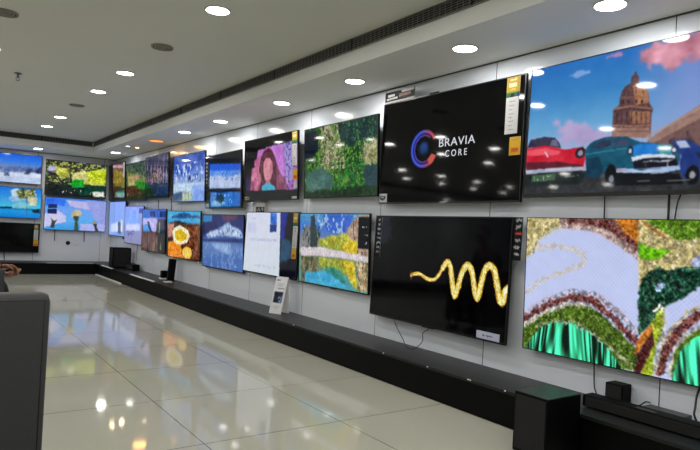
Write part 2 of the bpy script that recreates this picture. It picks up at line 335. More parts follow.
PICS = {
    'H': [
        ('g',(),(0.0,40.0,108.0,184.0,250.0,56.0,128.0,192.0,500.0,104.0,164.0,208.0,680.0,160.0,172.0,210.0,780.0,184.0,168.0,198.0,1000.0,150.0,130.0,150.0),[]),
        ('q',(146,150,208),(0.0,),[(484,-107),(717,-62),(747,798),(518,769)]),
        ('p',(204,140,158),(34.0,26.0,9.0),[(480,80),(514,60),(531,14),(593,-6),(703,-7),(829,14),(836,252),(709,181),(686,178),(665,164),(650,202),(622,218),(578,176),(547,132),(504,116)]),
        ('p',(170,130,180),(12.0,10.0,12.0),[(358,27),(387,10),(429,20),(426,46),(393,54)]),
        ('p',(120,160,215),(10.0,6.0,12.0),[(189,96),(282,91),(292,116),(219,128)]),
        ('p',(172,158,200),(46.0,8.0,6.0),[(136,434),(254,489),(364,554),(426,635),(166,635)]),
        ('p',(92,64,66),(1.0,14.0,60.0),[(404,603),(401,534),(401,424),(412,402),(424,388),(426,334),(432,295),(447,262),(466,248),(467,204),(476,194),(481,168),(490,198),(496,214),(500,262),(522,289),(535,332),(542,406),(557,443),(556,469),(553,546),(556,631)]),
        ('p',(168,116,84),(3.0,16.0,60.0),[(475,267),(503,273),(523,295),(536,339),(540,406),(489,405)]),
        ('p',(150,104,82),(2.0,14.0,60.0),[(466,440),(548,460),(547,542),(478,530)]),
        ('l',(60,42,52),(5.0,0.0,4.0,20.0),[(469,252),(473,206)]),
        ('l',(128,88,70),(7.0,0.0,6.0,20.0),[(471,250),(498,261)]),
        ('l',(54,38,46),(5.0,0.0,4.0,20.0),[(455,268),(442,332)]),
        ('l',(70,46,46),(4.0,0.0,4.0,20.0),[(487,271),(490,346)]),
        ('l',(80,52,46),(4.0,0.0,4.0,20.0),[(511,292),(521,354)]),
        ('l',(136,94,78),(6.0,0.0,6.0,20.0),[(426,338),(482,343),(539,369)]),
        ('l',(50,34,44),(12.0,0.0,4.0,20.0),[(440,379),(439,362)]),
        ('l',(52,36,42),(12.0,0.0,4.0,20.0),[(464,383),(463,365)]),
        ('l',(58,38,40),(12.0,0.0,4.0,20.0),[(492,390),(491,373)]),
        ('l',(66,42,38),(12.0,0.0,4.0,20.0),[(515,399),(515,382)]),
        ('l',(150,108,90),(10.0,0.0,8.0,20.0),[(404,408),(477,409),(553,445)]),
        ('l',(62,44,52),(5.0,0.0,4.0,20.0),[(403,424),(478,429),(554,462)]),
        ('l',(50,36,46),(7.0,0.0,4.0,20.0),[(418,507),(419,442)]),
        ('l',(50,36,46),(7.0,0.0,4.0,20.0),[(439,519),(438,444)]),
        ('l',(54,38,44),(7.0,0.0,4.0,20.0),[(459,526),(457,444)]),
        ('l',(58,40,42),(7.0,0.0,4.0,20.0),[(479,530),(476,449)]),
        ('l',(70,46,42),(7.0,0.0,4.0,20.0),[(499,534),(495,454)]),
        ('l',(80,52,42),(7.0,0.0,4.0,20.0),[(518,538),(514,458)]),
        ('l',(84,54,44),(7.0,0.0,4.0,20.0),[(536,540),(532,465)]),
        ('l',(160,116,96),(9.0,0.0,8.0,20.0),[(403,523),(478,546),(554,555)]),
        ('p',(148,112,100),(1.0,10.0,30.0),[(401,538),(552,569),(555,637),(400,610)]),
        ('l',(100,74,76),(5.0,0.0,4.0,20.0),[(402,566),(549,595)]),
        ('p',(150,118,108),(2.0,10.0,40.0),[(544,649),(719,466),(839,335),(853,766),(546,708)]),
        ('p',(112,84,82),(2.0,8.0,40.0),[(571,673),(722,552),(843,464),(852,754),(572,712)]),
        ('l',(176,146,132),(9.0,0.0,6.0,20.0),[(543,629),(720,484),(846,366)]),
        ('n',(70,56,62),(14.0,0.05,0.3),[(604,678),(723,589),(844,510),(852,743),(605,704)]),
        ('p',(46,48,52),(2.0,10.0,30.0),[(-35,810),(855,858),(861,1041),(-25,1016)]),
        ('p',(70,74,78),(3.0,8.0,30.0),[(292,833),(523,888),(733,869),(856,881),(857,915),(735,917),(361,888)]),
        ('p',(54,50,72),(1.0,8.0,30.0),[(-1,616),(18,556),(91,546),(142,563),(164,597),(176,644)]),
        ('p',(100,104,130),(1.0,8.0,30.0),[(115,627),(128,576),(148,579),(166,635)]),
        ('p',(196,30,52),(2.0,14.0,10.0),[(-6,623),(94,612),(196,661),(280,653),(295,698),(293,747),(287,804),(1,774)]),
        ('p',(226,80,96),(3.0,8.0,10.0),[(-5,639),(95,631),(177,673),(169,695),(-3,679)]),
        ('p',(92,30,46),(2.0,6.0,20.0),[(-1,734),(171,747),(286,789),(292,811),(3,797)]),
        ('e',(40,30,42),(),[(268,697),(291,701),(270,737)]),
        ('e',(150,140,156),(),[(270,698),(282,699),(271,719)]),
        ('p',(158,166,186),(1.0,10.0,20.0),[(3,797),(173,792),(304,799),(305,820),(175,822),(4,829)]),
        ('p',(26,36,38),(2.0,8.0,20.0),[(-1,836),(270,831),(298,862),(274,924),(4,923)]),
        ('p',(66,94,72),(0.0,6.0,30.0),[(37,840),(158,835),(158,887),(37,894)]),
        ('n',(140,160,130),(40.0,0.15,0.5),[(49,852),(146,845),(148,879),(50,883)]),
        ('l',(206,200,206),(12.0,3.0,10.0,40.0),[(98,666),(114,702)]),
        ('l',(60,50,70),(5.0,0.0,0.0,20.0),[(-1,619),(94,609),(171,640)]),
        ('l',(230,226,230),(4.0,0.0,0.0,20.0),[(9,809),(231,805)]),
        ('l',(24,20,30),(7.0,0.0,0.0,20.0),[(276,659),(292,680),(296,719)]),
        ('l',(150,156,150),(5.0,2.0,8.0,30.0),[(206,866),(266,859)]),
        ('l',(40,60,120),(8.0,0.0,0.0,20.0),[(324,627),(374,604),(466,619)]),
        ('p',(20,80,104),(2.0,10.0,14.0),[(290,676),(315,630),(374,601),(465,615),(514,656),(575,680),(633,696),(665,738),(665,825),(521,842),(426,846),(360,860),(306,841),(295,783)]),
        ('p',(16,54,78),(2.0,8.0,20.0),[(302,741),(354,734),(375,820),(361,888),(299,869)]),
        ('l',(70,150,170),(5.0,0.0,6.0,20.0),[(292,712),(379,700),(477,694)]),
        ('p',(44,52,78),(1.0,8.0,30.0),[(316,658),(367,621),(401,623),(402,665),(343,677)]),
        ('p',(60,68,96),(1.0,8.0,30.0),[(409,625),(458,630),(491,673),(411,673)]),
        ('p',(28,118,200),(2.0,10.0,20.0),[(488,685),(515,672),(567,675),(594,699),(585,749),(540,746),(495,753)]),
        ('p',(44,146,158),(2.0,10.0,20.0),[(583,694),(633,702),(648,736),(635,759),(592,753)]),
        ('e',(30,30,50),(),[(481,711),(493,713),(482,741)]),
        ('e',(176,200,220),(),[(481,714),(488,715),(482,731)]),
        ('e',(30,30,50),(),[(644,729),(655,730),(645,754)]),
        ('e',(196,210,224),(),[(644,731),(651,732),(645,745)]),
        ('p',(20,22,36),(1.0,6.0,20.0),[(495,753),(649,767),(662,837),(498,833)]),
        ('p',(206,216,230),(1.0,8.0,20.0),[(487,758),(536,745),(610,752),(649,767),(650,786),(600,773),(537,771),(492,786)]),
        ('l',(200,206,216),(6.0,3.0,14.0,20.0),[(535,797),(572,793),(608,800),(643,791)]),
        ('l',(70,50,50),(12.0,0.0,6.0,20.0),[(543,805),(547,857)]),
        ('l',(200,206,220),(6.0,0.0,6.0,20.0),[(623,801),(626,846)]),
        ('l',(90,96,110),(7.0,0.0,20.0,60.0),[(567,868),(611,864)]),
        ('p',(162,190,226),(1.0,12.0,20.0),[(430,829),(490,832),(521,848),(596,843),(669,832),(673,857),(604,875),(522,868),(431,853)]),
        ('l',(190,110,110),(9.0,0.0,0.0,20.0),[(434,840),(471,843)]),
        ('p',(18,20,26),(1.0,4.0,20.0),[(410,858),(667,881),(683,950),(414,947)]),
        ('l',(12,40,58),(6.0,0.0,0.0,20.0),[(368,861),(375,806),(403,789),(430,826)]),
        ('e',(14,16,22),(),[(407,871),(430,873),(410,946)]),
        ('e',(120,128,140),(),[(412,899),(422,900),(413,926)]),
        ('l',(160,170,190),(9.0,0.0,4.0,20.0),[(567,872),(614,867)]),
        ('p',(36,58,124),(2.0,10.0,14.0),[(632,677),(673,665),(707,695),(748,738),(853,777),(857,915),(675,912),(665,825),(670,770),(648,723)]),
        ('p',(170,182,210),(1.0,8.0,20.0),[(646,679),(680,675),(699,725),(665,726)]),
        ('p',(24,34,66),(1.0,8.0,20.0),[(716,758),(854,800),(855,841),(731,796)]),
        ('e',(14,16,24),(),[(711,897),(734,899),(713,958)]),
        ('e',(150,150,160),(),[(711,897),(721,898),(712,921)]),
        ('l',(140,140,150),(5.0,0.0,4.0,20.0),[(517,920),(562,923)]),
        ('l',(140,140,150),(5.0,0.0,4.0,20.0),[(627,928),(702,927)]),
    ],
    'Pm': [
        ('g',(),(0.0,188.0,198.0,236.0,1000.0,192.0,202.0,240.0),[]),
        ('p',(204,190,134),(26.0,36.0,60.0),[(-40,-56),(248,-57),(215,43),(124,98),(72,154),(49,216),(41,277),(-31,300)]),
        ('l',(198,192,190),(34.0,20.0,20.0,60.0),[(44,223),(141,207),(219,215),(269,259),(266,330),(178,392),(75,475),(7,578)]),
        ('p',(206,176,170),(16.0,24.0,60.0),[(140,-27),(327,26),(425,116),(496,228),(497,280),(419,189),(328,94),(170,74)]),
        ('p',(124,74,68),(14.0,50.0,60.0),[(186,-57),(358,-43),(440,75),(494,163),(496,228),(426,142),(344,59),(188,30)]),
        ('p',(214,130,44),(8.0,24.0,60.0),[(358,-57),(486,-57),(491,176),(436,88)]),
        ('l',(194,184,204),(30.0,18.0,10.0,70.0),[(-19,761),(103,611),(217,529),(326,529),(420,622),(499,746)]),
        ('l',(128,70,66),(46.0,14.0,50.0,70.0),[(-18,799),(104,656),(218,572),(314,566),(398,662),(500,810)]),
        ('p',(92,122,36),(10.0,40.0,70.0),[(-17,868),(105,707),(220,622),(315,614),(390,697),(501,848),(504,990),(-13,1021)]),
        ('n',(52,80,30),(60.0,0.2,0.6),[(-17,868),(105,707),(220,622),(315,614),(390,697),(501,848),(504,990),(-13,1021)]),
        ('l',(214,208,176),(24.0,14.0,24.0,70.0),[(-17,845),(81,728),(201,619),(306,609)]),
        ('p',(24,74,50),(8.0,20.0,60.0),[(-2,1033),(55,878),(121,784),(214,752),(310,788),(378,863),(444,1000),(357,1033)]),
        ('s',(62,200,146),(78.0,0.06),[(-2,1048),(55,878),(121,770),(213,738),(310,774),(378,863),(452,1010),(358,1046)]),
        ('l',(190,196,160),(16.0,16.0,20.0,60.0),[(64,815),(159,752),(249,749),(327,797),(394,871),(458,942),(503,951)]),
        ('p',(206,190,132),(4.0,30.0,70.0),[(484,-57),(815,-59),(822,313),(495,461)]),
        ('n',(236,226,184),(50.0,0.2,0.7),[(484,-57),(815,-59),(822,313),(495,461)]),
        ('p',(104,146,36),(10.0,40.0,70.0),[(504,-58),(815,-70),(818,113),(698,110),(633,127),(578,81),(528,32)]),
        ('n',(76,110,30),(60.0,0.08,0.7),[(504,-58),(815,-70),(818,113),(698,110),(633,127),(578,81),(528,32)]),
        ('l',(176,120,60),(14.0,6.0,20.0,60.0),[(498,14),(546,70),(579,106)]),
        ('p',(120,206,30),(8.0,24.0,70.0),[(488,151),(531,179),(573,188),(611,197),(574,232),(533,262),(491,254)]),
        ('p',(188,198,238),(6.0,6.0,30.0),[(669,258),(700,206),(819,136),(821,273),(689,297)]),
        ('p',(20,58,42),(10.0,24.0,70.0),[(496,526),(500,422),(527,340),(562,303),(597,317),(669,288),(821,261),(823,364),(703,397),(654,480),(601,528),(561,626),(501,771)]),
        ('n',(60,104,84),(60.0,0.12,0.7),[(496,526),(500,422),(527,340),(562,303),(597,317),(669,288),(821,261),(823,364),(703,397),(654,480),(601,528),(561,626),(501,771)]),
        ('p',(176,196,240),(6.0,10.0,40.0),[(554,425),(574,402),(592,405),(572,447),(562,461)]),
        ('p',(188,198,238),(6.0,6.0,30.0),[(583,670),(588,581),(654,504),(704,421),(822,318),(825,455),(705,505),(643,592),(605,702)]),
        ('l',(206,190,160),(24.0,12.0,24.0,70.0),[(569,977),(586,820),(618,685),(675,560),(736,486),(825,455)]),
        ('l',(120,66,62),(54.0,10.0,50.0,70.0),[(582,959),(603,814),(638,692),(694,579),(826,512)]),
        ('p',(96,130,44),(8.0,36.0,70.0),[(617,971),(627,818),(665,708),(720,632),(827,568),(835,1020),(651,1006)]),
        ('p',(30,90,62),(8.0,20.0,60.0),[(630,978),(647,836),(691,737),(827,614),(835,1048),(631,1014)]),
        ('s',(62,200,146),(78.0,0.06),[(624,980),(647,812),(691,713),(827,591),(835,1048),(631,1014)]),
        ('l',(214,206,180),(16.0,8.0,20.0,60.0),[(617,971),(624,820),(665,708),(720,632),(826,557)]),
        ('p',(178,200,54),(6.0,30.0,60.0),[(548,655),(568,586),(584,557),(590,656),(565,827),(555,995),(512,1012),(527,853)]),
        ('p',(216,130,50),(6.0,30.0,60.0),[(487,866),(507,756),(548,661),(553,717),(526,802),(495,890)]),
        ('p',(84,34,36),(6.0,26.0,60.0),[(489,995),(502,874),(529,788),(553,717),(558,791),(532,915),(512,1012)]),
        ('l',(214,208,190),(16.0,10.0,20.0,60.0),[(554,590),(574,547),(595,567),(591,693),(574,887),(562,993)]),
        ('b',(),(46.0,0.7,1.08),[(-40,-56),(248,-57),(215,43),(124,98),(72,154),(49,216),(41,277),(-31,300)]),
        ('b',(),(50.0,0.65,1.08),[(139,-56),(490,-58),(497,280),(419,189),(328,94),(170,74)]),
        ('b',(),(50.0,0.6,1.08),[(-19,761),(103,597),(217,501),(325,501),(420,596),(498,720),(506,1008),(443,974),(378,863),(310,788),(214,752),(121,784),(55,878),(-13,1021)]),
        ('b',(),(50.0,0.65,1.08),[(484,-57),(815,-59),(821,273),(669,282),(568,271),(500,422)]),
        ('b',(),(46.0,0.5,1.4),[(496,526),(500,422),(527,340),(562,303),(597,317),(669,288),(821,261),(823,364),(703,397),(654,480),(601,528),(561,626),(501,771)]),
        ('b',(),(50.0,0.62,1.08),[(489,982),(487,866),(548,655),(588,544),(598,704),(674,548),(824,443),(827,602),(721,656),(659,765),(624,980)]),
        ('k',(),(0.0,),[]),
    ],
    'B': [
        ('g',(),(0.0,4.0,4.0,5.0,1000.0,4.0,4.0,5.0),[]),
    ],
    'O': [
        ('g',(),(0.0,6.0,7.0,9.0,400.0,4.0,4.0,5.0,1000.0,2.0,2.0,3.0),[]),
        ('p',(24,28,38),(40.0,6.0,8.0),[(-28,-15),(140,-17),(139,241),(-2,353)]),  # dim room reflection painted into the upper left corner
        ('l',(96,60,16),(40.0,5.0,24.0,40.0),[(339,560),(353,551),(373,539),(393,533),(412,539),(432,550),(450,561),(466,568),(481,574),(496,575),(511,573),(525,565),(539,550),(553,522),(566,487),(577,456),(586,433),(594,414),(603,405),(612,406),(621,417),(629,440),(637,482),(644,535),(651,584),(659,626),(666,664),(673,682),(679,674),(684,647),(690,611),(697,563),(706,507),(715,462),(725,435),(735,418),(745,412),(755,415),(764,428),(773,454),(783,500),(792,558),(800,607),(807,640),(814,665),(819,672),(824,659),(829,629),(834,592),(840,543),(846,487),(854,442),(862,415),(872,399),(882,394),(892,397),(903,410),(913,433),(922,471),(930,519),(937,564),(945,607),(953,647),(960,674),(966,680),(972,672),(976,658),(978,640),(979,616),(982,595),(989,577),(998,562),(1005,552)]),
        ('l',(96,60,16),(66.0,5.0,24.0,40.0),[(577,456),(584,440),(593,417),(603,405),(612,406),(621,417),(629,440),(637,482),(644,535),(651,584),(659,626),(666,664),(673,682),(679,674),(684,647),(690,611),(697,563),(706,507),(715,462),(725,435),(735,418),(745,412),(755,415),(764,428),(773,454),(783,500),(792,558),(800,607),(807,640),(814,665),(819,672),(824,659),(829,629),(834,592),(840,543),(846,487),(854,442),(862,415),(872,399),(882,394),(892,397),(903,410),(913,433),(922,471),(930,519),(937,564),(945,607),(953,647),(960,674),(966,680),(972,672),(976,658),(978,640),(979,616),(982,595),(989,577),(998,562),(1005,552)]),
        ('l',(216,176,52),(30.0,4.0,40.0,60.0),[(339,560),(353,551),(373,539),(393,533),(412,539),(432,550),(450,561),(466,568),(481,574),(496,575),(511,573),(525,565),(539,550),(553,522),(566,487),(577,456),(586,433),(594,414),(603,405),(612,406),(621,417),(629,440),(637,482),(644,535),(651,584),(659,626),(666,664),(673,682),(679,674),(684,647),(690,611),(697,563),(706,507),(715,462),(725,435),(735,418),(745,412),(755,415),(764,428),(773,454),(783,500),(792,558),(800,607),(807,640),(814,665),(819,672),(824,659),(829,629),(834,592),(840,543),(846,487),(854,442),(862,415),(872,399),(882,394),(892,397),(903,410),(913,433),(922,471),(930,519),(937,564),(945,607),(953,647),(960,674),(966,680),(972,672),(976,658),(978,640),(979,616),(982,595),(989,577),(998,562),(1005,552)]),
        ('l',(214,178,52),(56.0,4.0,40.0,60.0),[(577,456),(584,440),(593,417),(603,405),(612,406),(621,417),(629,440),(637,482),(644,535),(651,584),(659,626),(666,664),(673,682),(679,674),(684,647),(690,611),(697,563),(706,507),(715,462),(725,435),(735,418),(745,412),(755,415),(764,428),(773,454),(783,500),(792,558),(800,607),(807,640),(814,665),(819,672),(824,659),(829,629),(834,592),(840,543),(846,487),(854,442),(862,415),(872,399),(882,394),(892,397),(903,410),(913,433),(922,471),(930,519),(937,564),(945,607),(953,647),(960,674),(966,680),(972,672),(976,658),(978,640),(979,616),(982,595),(989,577),(998,562),(1005,552)]),
        ('l',(236,222,150),(13.0,7.0,30.0,60.0),[(339,560),(353,551),(373,539),(393,533),(412,539),(432,550),(450,561),(466,568),(481,574),(496,575),(511,573),(525,565),(539,550),(553,522),(566,487),(577,456),(586,433),(594,414),(603,405),(612,406),(621,417),(629,440),(637,482),(644,535),(651,584),(659,626),(666,664),(673,682),(679,674),(684,647),(690,611),(697,563),(706,507),(715,462),(725,435),(735,418),(745,412),(755,415),(764,428),(773,454),(783,500),(792,558),(800,607),(807,640),(814,665),(819,672),(824,659),(829,629),(834,592),(840,543),(846,487),(854,442),(862,415),(872,399),(882,394),(892,397),(903,410),(913,433),(922,471),(930,519),(937,564),(945,607),(953,647),(960,674),(966,680),(972,672),(976,658),(978,640),(979,616),(982,595),(989,577),(998,562),(1005,552)]),
        ('l',(232,222,146),(32.0,9.0,30.0,60.0),[(577,456),(584,440),(593,417),(603,405),(612,406),(621,417),(629,440),(637,482),(644,535),(651,584),(659,626),(666,664),(673,682),(679,674),(684,647),(690,611),(697,563),(706,507),(715,462),(725,435),(735,418),(745,412),(755,415),(764,428),(773,454),(783,500),(792,558),(800,607),(807,640),(814,665),(819,672),(824,659),(829,629),(834,592),(840,543),(846,487),(854,442),(862,415),(872,399),(882,394),(892,397),(903,410),(913,433),(922,471),(930,519),(937,564),(945,607),(953,647),(960,674),(966,680),(972,672),(976,658),(978,640),(979,616),(982,595),(989,577),(998,562),(1005,552)]),
        ('l',(190,120,50),(5.0,8.0,20.0,40.0),[(619,450),(645,585),(666,667)]),
        ('l',(190,120,50),(5.0,8.0,20.0,40.0),[(760,447),(791,608),(810,662)]),
        ('l',(190,120,50),(5.0,8.0,20.0,40.0),[(895,428),(926,566),(948,665)]),
        ('l',(120,50,30),(12.0,8.0,20.0,40.0),[(333,528),(347,563),(341,592)]),
        ('p',(236,232,200),(4.0,10.0,10.0),[(972,573),(1004,536),(1006,582),(980,619)]),
    ],
    'G': [
        ('g',(),(0.0,16.0,50.0,34.0,500.0,26.0,74.0,36.0,1000.0,14.0,54.0,28.0),[]),
        ('p',(60,96,38),(30.0,40.0,12.0),[(218,-89),(575,-85),(652,1034),(198,1020)]),
        ('n',(92,140,50),(16.0,0.02,1.0),[(-4,4),(1005,-3),(1003,996),(6,1015)]),
        ('n',(150,170,96),(24.0,0.2,1.0),[(187,-27),(641,-43),(673,525),(224,549)]),
        ('n',(24,60,26),(14.0,0.1,1.0),[(-4,4),(1005,-3),(1003,996),(6,1015)]),
        ('p',(92,112,60),(40.0,50.0,16.0),[(309,68),(452,-9),(483,236),(514,583),(373,566),(282,337)]),
        ('n',(176,160,142),(18.0,0.06,1.0),[(249,-13),(535,-42),(595,618),(255,608)]),
        ('p',(26,48,52),(24.0,12.0,10.0),[(480,-2),(1004,-15),(1008,354),(844,252),(671,346),(538,246)]),
        ('n',(60,120,60),(20.0,0.15,1.0),[(508,-22),(1004,-15),(1008,354),(579,331)]),
        ('p',(140,140,100),(30.0,40.0,18.0),[(821,371),(1007,283),(1010,568),(919,629),(799,516)]),
        ('n',(180,180,140),(30.0,0.2,1.0),[(772,288),(1007,235),(1011,616),(800,615)]),
        ('p',(12,24,38),(20.0,8.0,10.0),[(-37,26),(188,43),(222,327),(98,450),(-33,433)]),
        ('p',(62,100,92),(24.0,14.0,6.0),[(35,642),(224,577),(402,650),(461,842),(318,915),(38,901)]),
        ('p',(40,66,74),(20.0,12.0,8.0),[(824,618),(1011,616),(1013,878),(851,867)]),
        ('p',(16,44,20),(20.0,20.0,14.0),[(-28,897),(376,891),(727,859),(1014,902),(1015,1045),(-27,1043)]),
        ('n',(30,120,40),(20.0,0.1,1.0),[(444,495),(847,547),(851,867),(448,921)]),
    ],
    'Wm': [
        ('g',(),(0.0,10.0,10.0,12.0,1000.0,8.0,8.0,10.0),[]),
        ('p',(176,104,176),(2.0,14.0,5.0),[(275,185),(797,172),(1013,177),(1018,892),(156,887)]),
        ('p',(190,120,205),(4.0,10.0,5.0),[(433,161),(745,148),(766,643),(474,525)]),
        ('p',(150,140,200),(8.0,14.0,10.0),[(745,148),(915,147),(919,684),(819,795)]),
        ('n',(90,60,140),(16.0,0.1,1.0),[(762,151),(1013,163),(1018,863),(767,851)]),
        ('p',(40,28,70),(8.0,10.0,8.0),[(26,615),(238,664),(360,863),(28,865)]),
        ('p',(176,90,140),(10.0,30.0,12.0),[(195,336),(356,292),(399,865),(238,696)]),
        ('p',(84,38,56),(10.0,20.0,14.0),[(336,321),(395,218),(472,174),(547,224),(603,339),(677,545),(767,762),(802,883),(198,856),(278,602)]),
        ('p',(176,96,130),(14.0,40.0,14.0),[(154,461),(277,442),(339,671),(280,860),(114,852)]),
        ('p',(136,66,84),(12.0,30.0,14.0),[(623,539),(731,640),(785,852),(643,845)]),
        ('n',(170,96,110),(26.0,0.1,0.3),[(215,338),(357,355),(360,863),(198,856)]),
        ('p',(206,138,150),(6.0,10.0,8.0),[(388,390),(434,333),(511,343),(556,410),(561,564),(520,684),(468,718),(417,677),(385,548)]),
        ('p',(186,112,132),(6.0,8.0,8.0),[(522,375),(556,410),(561,564),(520,684),(505,559)]),
        ('l',(150,88,108),(9.0,2.0,4.0,8.0),[(412,466),(451,470)]),
        ('l',(150,88,108),(9.0,2.0,4.0,8.0),[(493,474),(530,478)]),
        ('l',(176,78,104),(9.0,2.0,4.0,8.0),[(444,626),(501,630)]),
        ('p',(176,110,130),(6.0,8.0,8.0),[(437,694),(513,684),(532,778),(418,771)]),
        ('p',(60,160,190),(6.0,10.0,10.0),[(359,768),(475,728),(588,781),(643,876),(360,863)]),
        ('p',(120,60,90),(6.0,30.0,10.0),[(623,570),(783,674),(836,825),(697,863)]),
        ('p',(10,10,12),(0.0,0.0,1.0),[(-16,840),(1034,858),(1035,1064),(-37,1048)]),
    ],
    'Rw': [
        ('g',(),(0.0,206.0,210.0,230.0,1000.0,204.0,214.0,222.0),[]),
        ('p',(10,10,24),(0.0,4.0,6.0),[(670,-31),(1055,-32),(1133,1038),(724,1112)]),
        ('p',(30,40,140),(14.0,20.0,4.0),[(670,-31),(792,-32),(758,424),(706,428)]),
        ('p',(34,70,100),(20.0,16.0,6.0),[(706,428),(860,417),(914,679),(717,793)]),
        ('p',(50,110,206),(4.0,30.0,10.0),[(479,0),(600,0),(615,186),(495,190)]),
        ('p',(20,44,120),(2.0,10.0,10.0),[(485,191),(615,186),(615,310),(495,317)]),
        ('p',(192,196,224),(16.0,6.0,6.0),[(39,172),(207,167),(221,331),(32,341)]),
        ('n',(176,178,210),(40.0,0.0,0.15),[(84,439),(651,416),(648,463),(88,489)]),
        ('n',(180,188,212),(40.0,0.0,0.15),[(163,857),(649,848),(653,894),(167,906)]),
        ('n',(170,170,208),(40.0,0.1,0.15),[(74,87),(200,84),(203,117),(77,120)]),
    ],
    'M': [
        ('g',(),(0.0,12.0,13.0,15.0,1000.0,8.0,9.0,12.0),[]),
        ('p',(38,86,200),(0.0,10.0,6.0),[(134,149),(986,236),(981,490),(128,397)]),
        ('p',(90,140,220),(8.0,12.0,6.0),[(130,282),(984,355),(980,524),(126,454)]),
        ('p',(170,186,220),(8.0,16.0,10.0),[(128,397),(415,386),(652,462),(983,406),(977,686),(122,626)]),
        ('n',(30,50,110),(26.0,0.2,0.6),[(129,320),(983,389),(980,541),(126,454)]),
        ('p',(8,9,14),(0.0,0.0,1.0),[(88,634),(1004,662),(1002,747),(86,710)]),
        ('p',(40,104,190),(4.0,20.0,10.0),[(153,704),(976,728),(971,975),(146,981)]),
        ('p',(120,160,200),(16.0,30.0,12.0),[(182,877),(466,848),(642,907),(402,975),(179,972)]),
        ('p',(30,44,40),(18.0,20.0,16.0),[(345,732),(528,741),(556,851),(464,921),(311,843)]),
        ('n',(200,206,196),(24.0,0.25,0.6),[(218,726),(814,755),(755,928),(212,954)]),
    ],
    'I': [
        ('g',(),(0.0,84.0,96.0,130.0,350.0,100.0,126.0,200.0,700.0,150.0,176.0,214.0,1000.0,130.0,160.0,196.0),[]),
        ('p',(60,90,176),(20.0,26.0,8.0),[(-37,23),(983,-7),(992,307),(727,239),(485,461),(83,429),(-27,332)]),
        ('n',(200,210,232),(7.0,0.16,1.0),[(4,182),(989,189),(1001,620),(18,598)]),
        ('n',(24,36,80),(14.0,0.2,0.5),[(13,467),(967,421),(974,657),(18,620)]),
        ('p',(176,200,220),(14.0,16.0,8.0),[(-18,596),(1001,620),(1008,834),(-11,816)]),
        ('p',(60,84,120),(16.0,20.0,10.0),[(-11,816),(299,785),(560,837),(501,959),(-5,991)]),
        ('p',(176,186,160),(14.0,30.0,14.0),[(301,827),(559,796),(627,962),(305,976)]),
        ('p',(130,160,226),(12.0,14.0,6.0),[(618,676),(1003,659),(1012,990),(689,984)]),
    ],
    'J': [
        ('g',(),(0.0,52.0,52.0,78.0,400.0,44.0,42.0,72.0,700.0,34.0,48.0,74.0,1000.0,18.0,32.0,44.0),[]),
        ('n',(120,116,150),(10.0,0.08,0.2),[(-6,-10),(981,3),(997,678),(10,665)]),
        ('n',(170,110,150),(14.0,0.1,0.6),[(188,297),(871,318),(878,627),(103,623)]),
        ('n',(24,22,44),(12.0,0.15,0.2),[(-6,-10),(981,3),(997,678),(10,665)]),
        ('p',(30,50,90),(20.0,10.0,8.0),[(550,696),(997,678),(1002,940),(470,921)]),
        ('p',(20,46,28),(20.0,16.0,8.0),[(10,665),(288,728),(383,965),(17,978)]),
    ],
    'K': [
        ('g',(),(0.0,26.0,50.0,64.0,450.0,40.0,60.0,44.0,1000.0,36.0,42.0,22.0),[]),
        ('n',(84,104,80),(10.0,0.05,1.0),[(6,18),(1009,-18),(1013,565),(9,552)]),
        ('p',(150,110,90),(20.0,24.0,14.0),[(117,347),(632,338),(731,497),(118,506)]),
        ('p',(150,150,100),(16.0,30.0,14.0),[(118,506),(534,483),(634,591),(119,612)]),
        ('p',(40,110,36),(18.0,20.0,12.0),[(433,476),(920,461),(1014,711),(536,738)]),
        ('p',(72,40,24),(20.0,16.0,12.0),[(9,606),(634,641),(829,850),(11,873)]),
        ('n',(90,90,60),(16.0,0.25,0.6),[(10,713),(922,756),(923,977),(12,953)]),
    ],
    'L': [
        ('g',(),(0.0,60.0,30.0,32.0,500.0,84.0,54.0,30.0,1000.0,24.0,26.0,18.0),[]),
        ('p',(190,150,170),(10.0,14.0,8.0),[(233,16),(986,73),(989,178),(235,101)]),
        ('n',(150,96,66),(14.0,0.08,1.0),[(161,93),(989,178),(997,546),(172,545)]),
        ('p',(60,130,126),(14.0,16.0,10.0),[(466,784),(1002,756),(1007,940),(609,953)]),
        ('p',(10,8,10),(0.0,0.0,1.0),[(-72,-161),(266,-120),(258,1054),(-41,1047)]),
    ],
    'Q': [
        ('g',(),(0.0,70.0,150.0,190.0,200.0,60.0,110.0,196.0,400.0,120.0,130.0,150.0,540.0,196.0,184.0,186.0,600.0,120.0,140.0,110.0,1000.0,70.0,150.0,160.0),[]),
        ('p',(44,90,186),(26.0,16.0,7.0),[(361,12),(778,-4),(782,187),(598,274),(426,229)]),
        ('n',(150,176,216),(9.0,0.12,0.8),[(44,14),(879,-4),(759,265),(85,273)]),
        ('p',(120,120,120),(18.0,24.0,14.0),[(18,277),(115,186),(242,153),(309,318),(373,451),(25,510)]),
        ('p',(44,58,66),(12.0,14.0,12.0),[(176,42),(238,13),(276,236),(298,485),(172,496)]),
        ('n',(40,60,50),(16.0,0.1,0.5),[(33,218),(335,178),(343,481),(41,508)]),
        ('p',(176,168,50),(16.0,40.0,16.0),[(310,373),(486,307),(679,256),(785,289),(790,492),(548,489),(312,456)]),
        ('n',(120,150,60),(20.0,0.08,1.0),[(310,373),(486,307),(679,256),(785,289),(790,492),(548,489),(312,456)]),
        ('p',(206,180,40),(12.0,36.0,16.0),[(670,426),(760,316),(863,359),(867,522),(699,514)]),
        ('p',(176,150,130),(14.0,30.0,14.0),[(705,216),(805,59),(904,8),(1035,-5),(1049,587),(868,559),(863,359),(760,316)]),
        ('n',(100,80,76),(22.0,0.1,0.5),[(755,111),(1035,-5),(1049,563),(868,559)]),
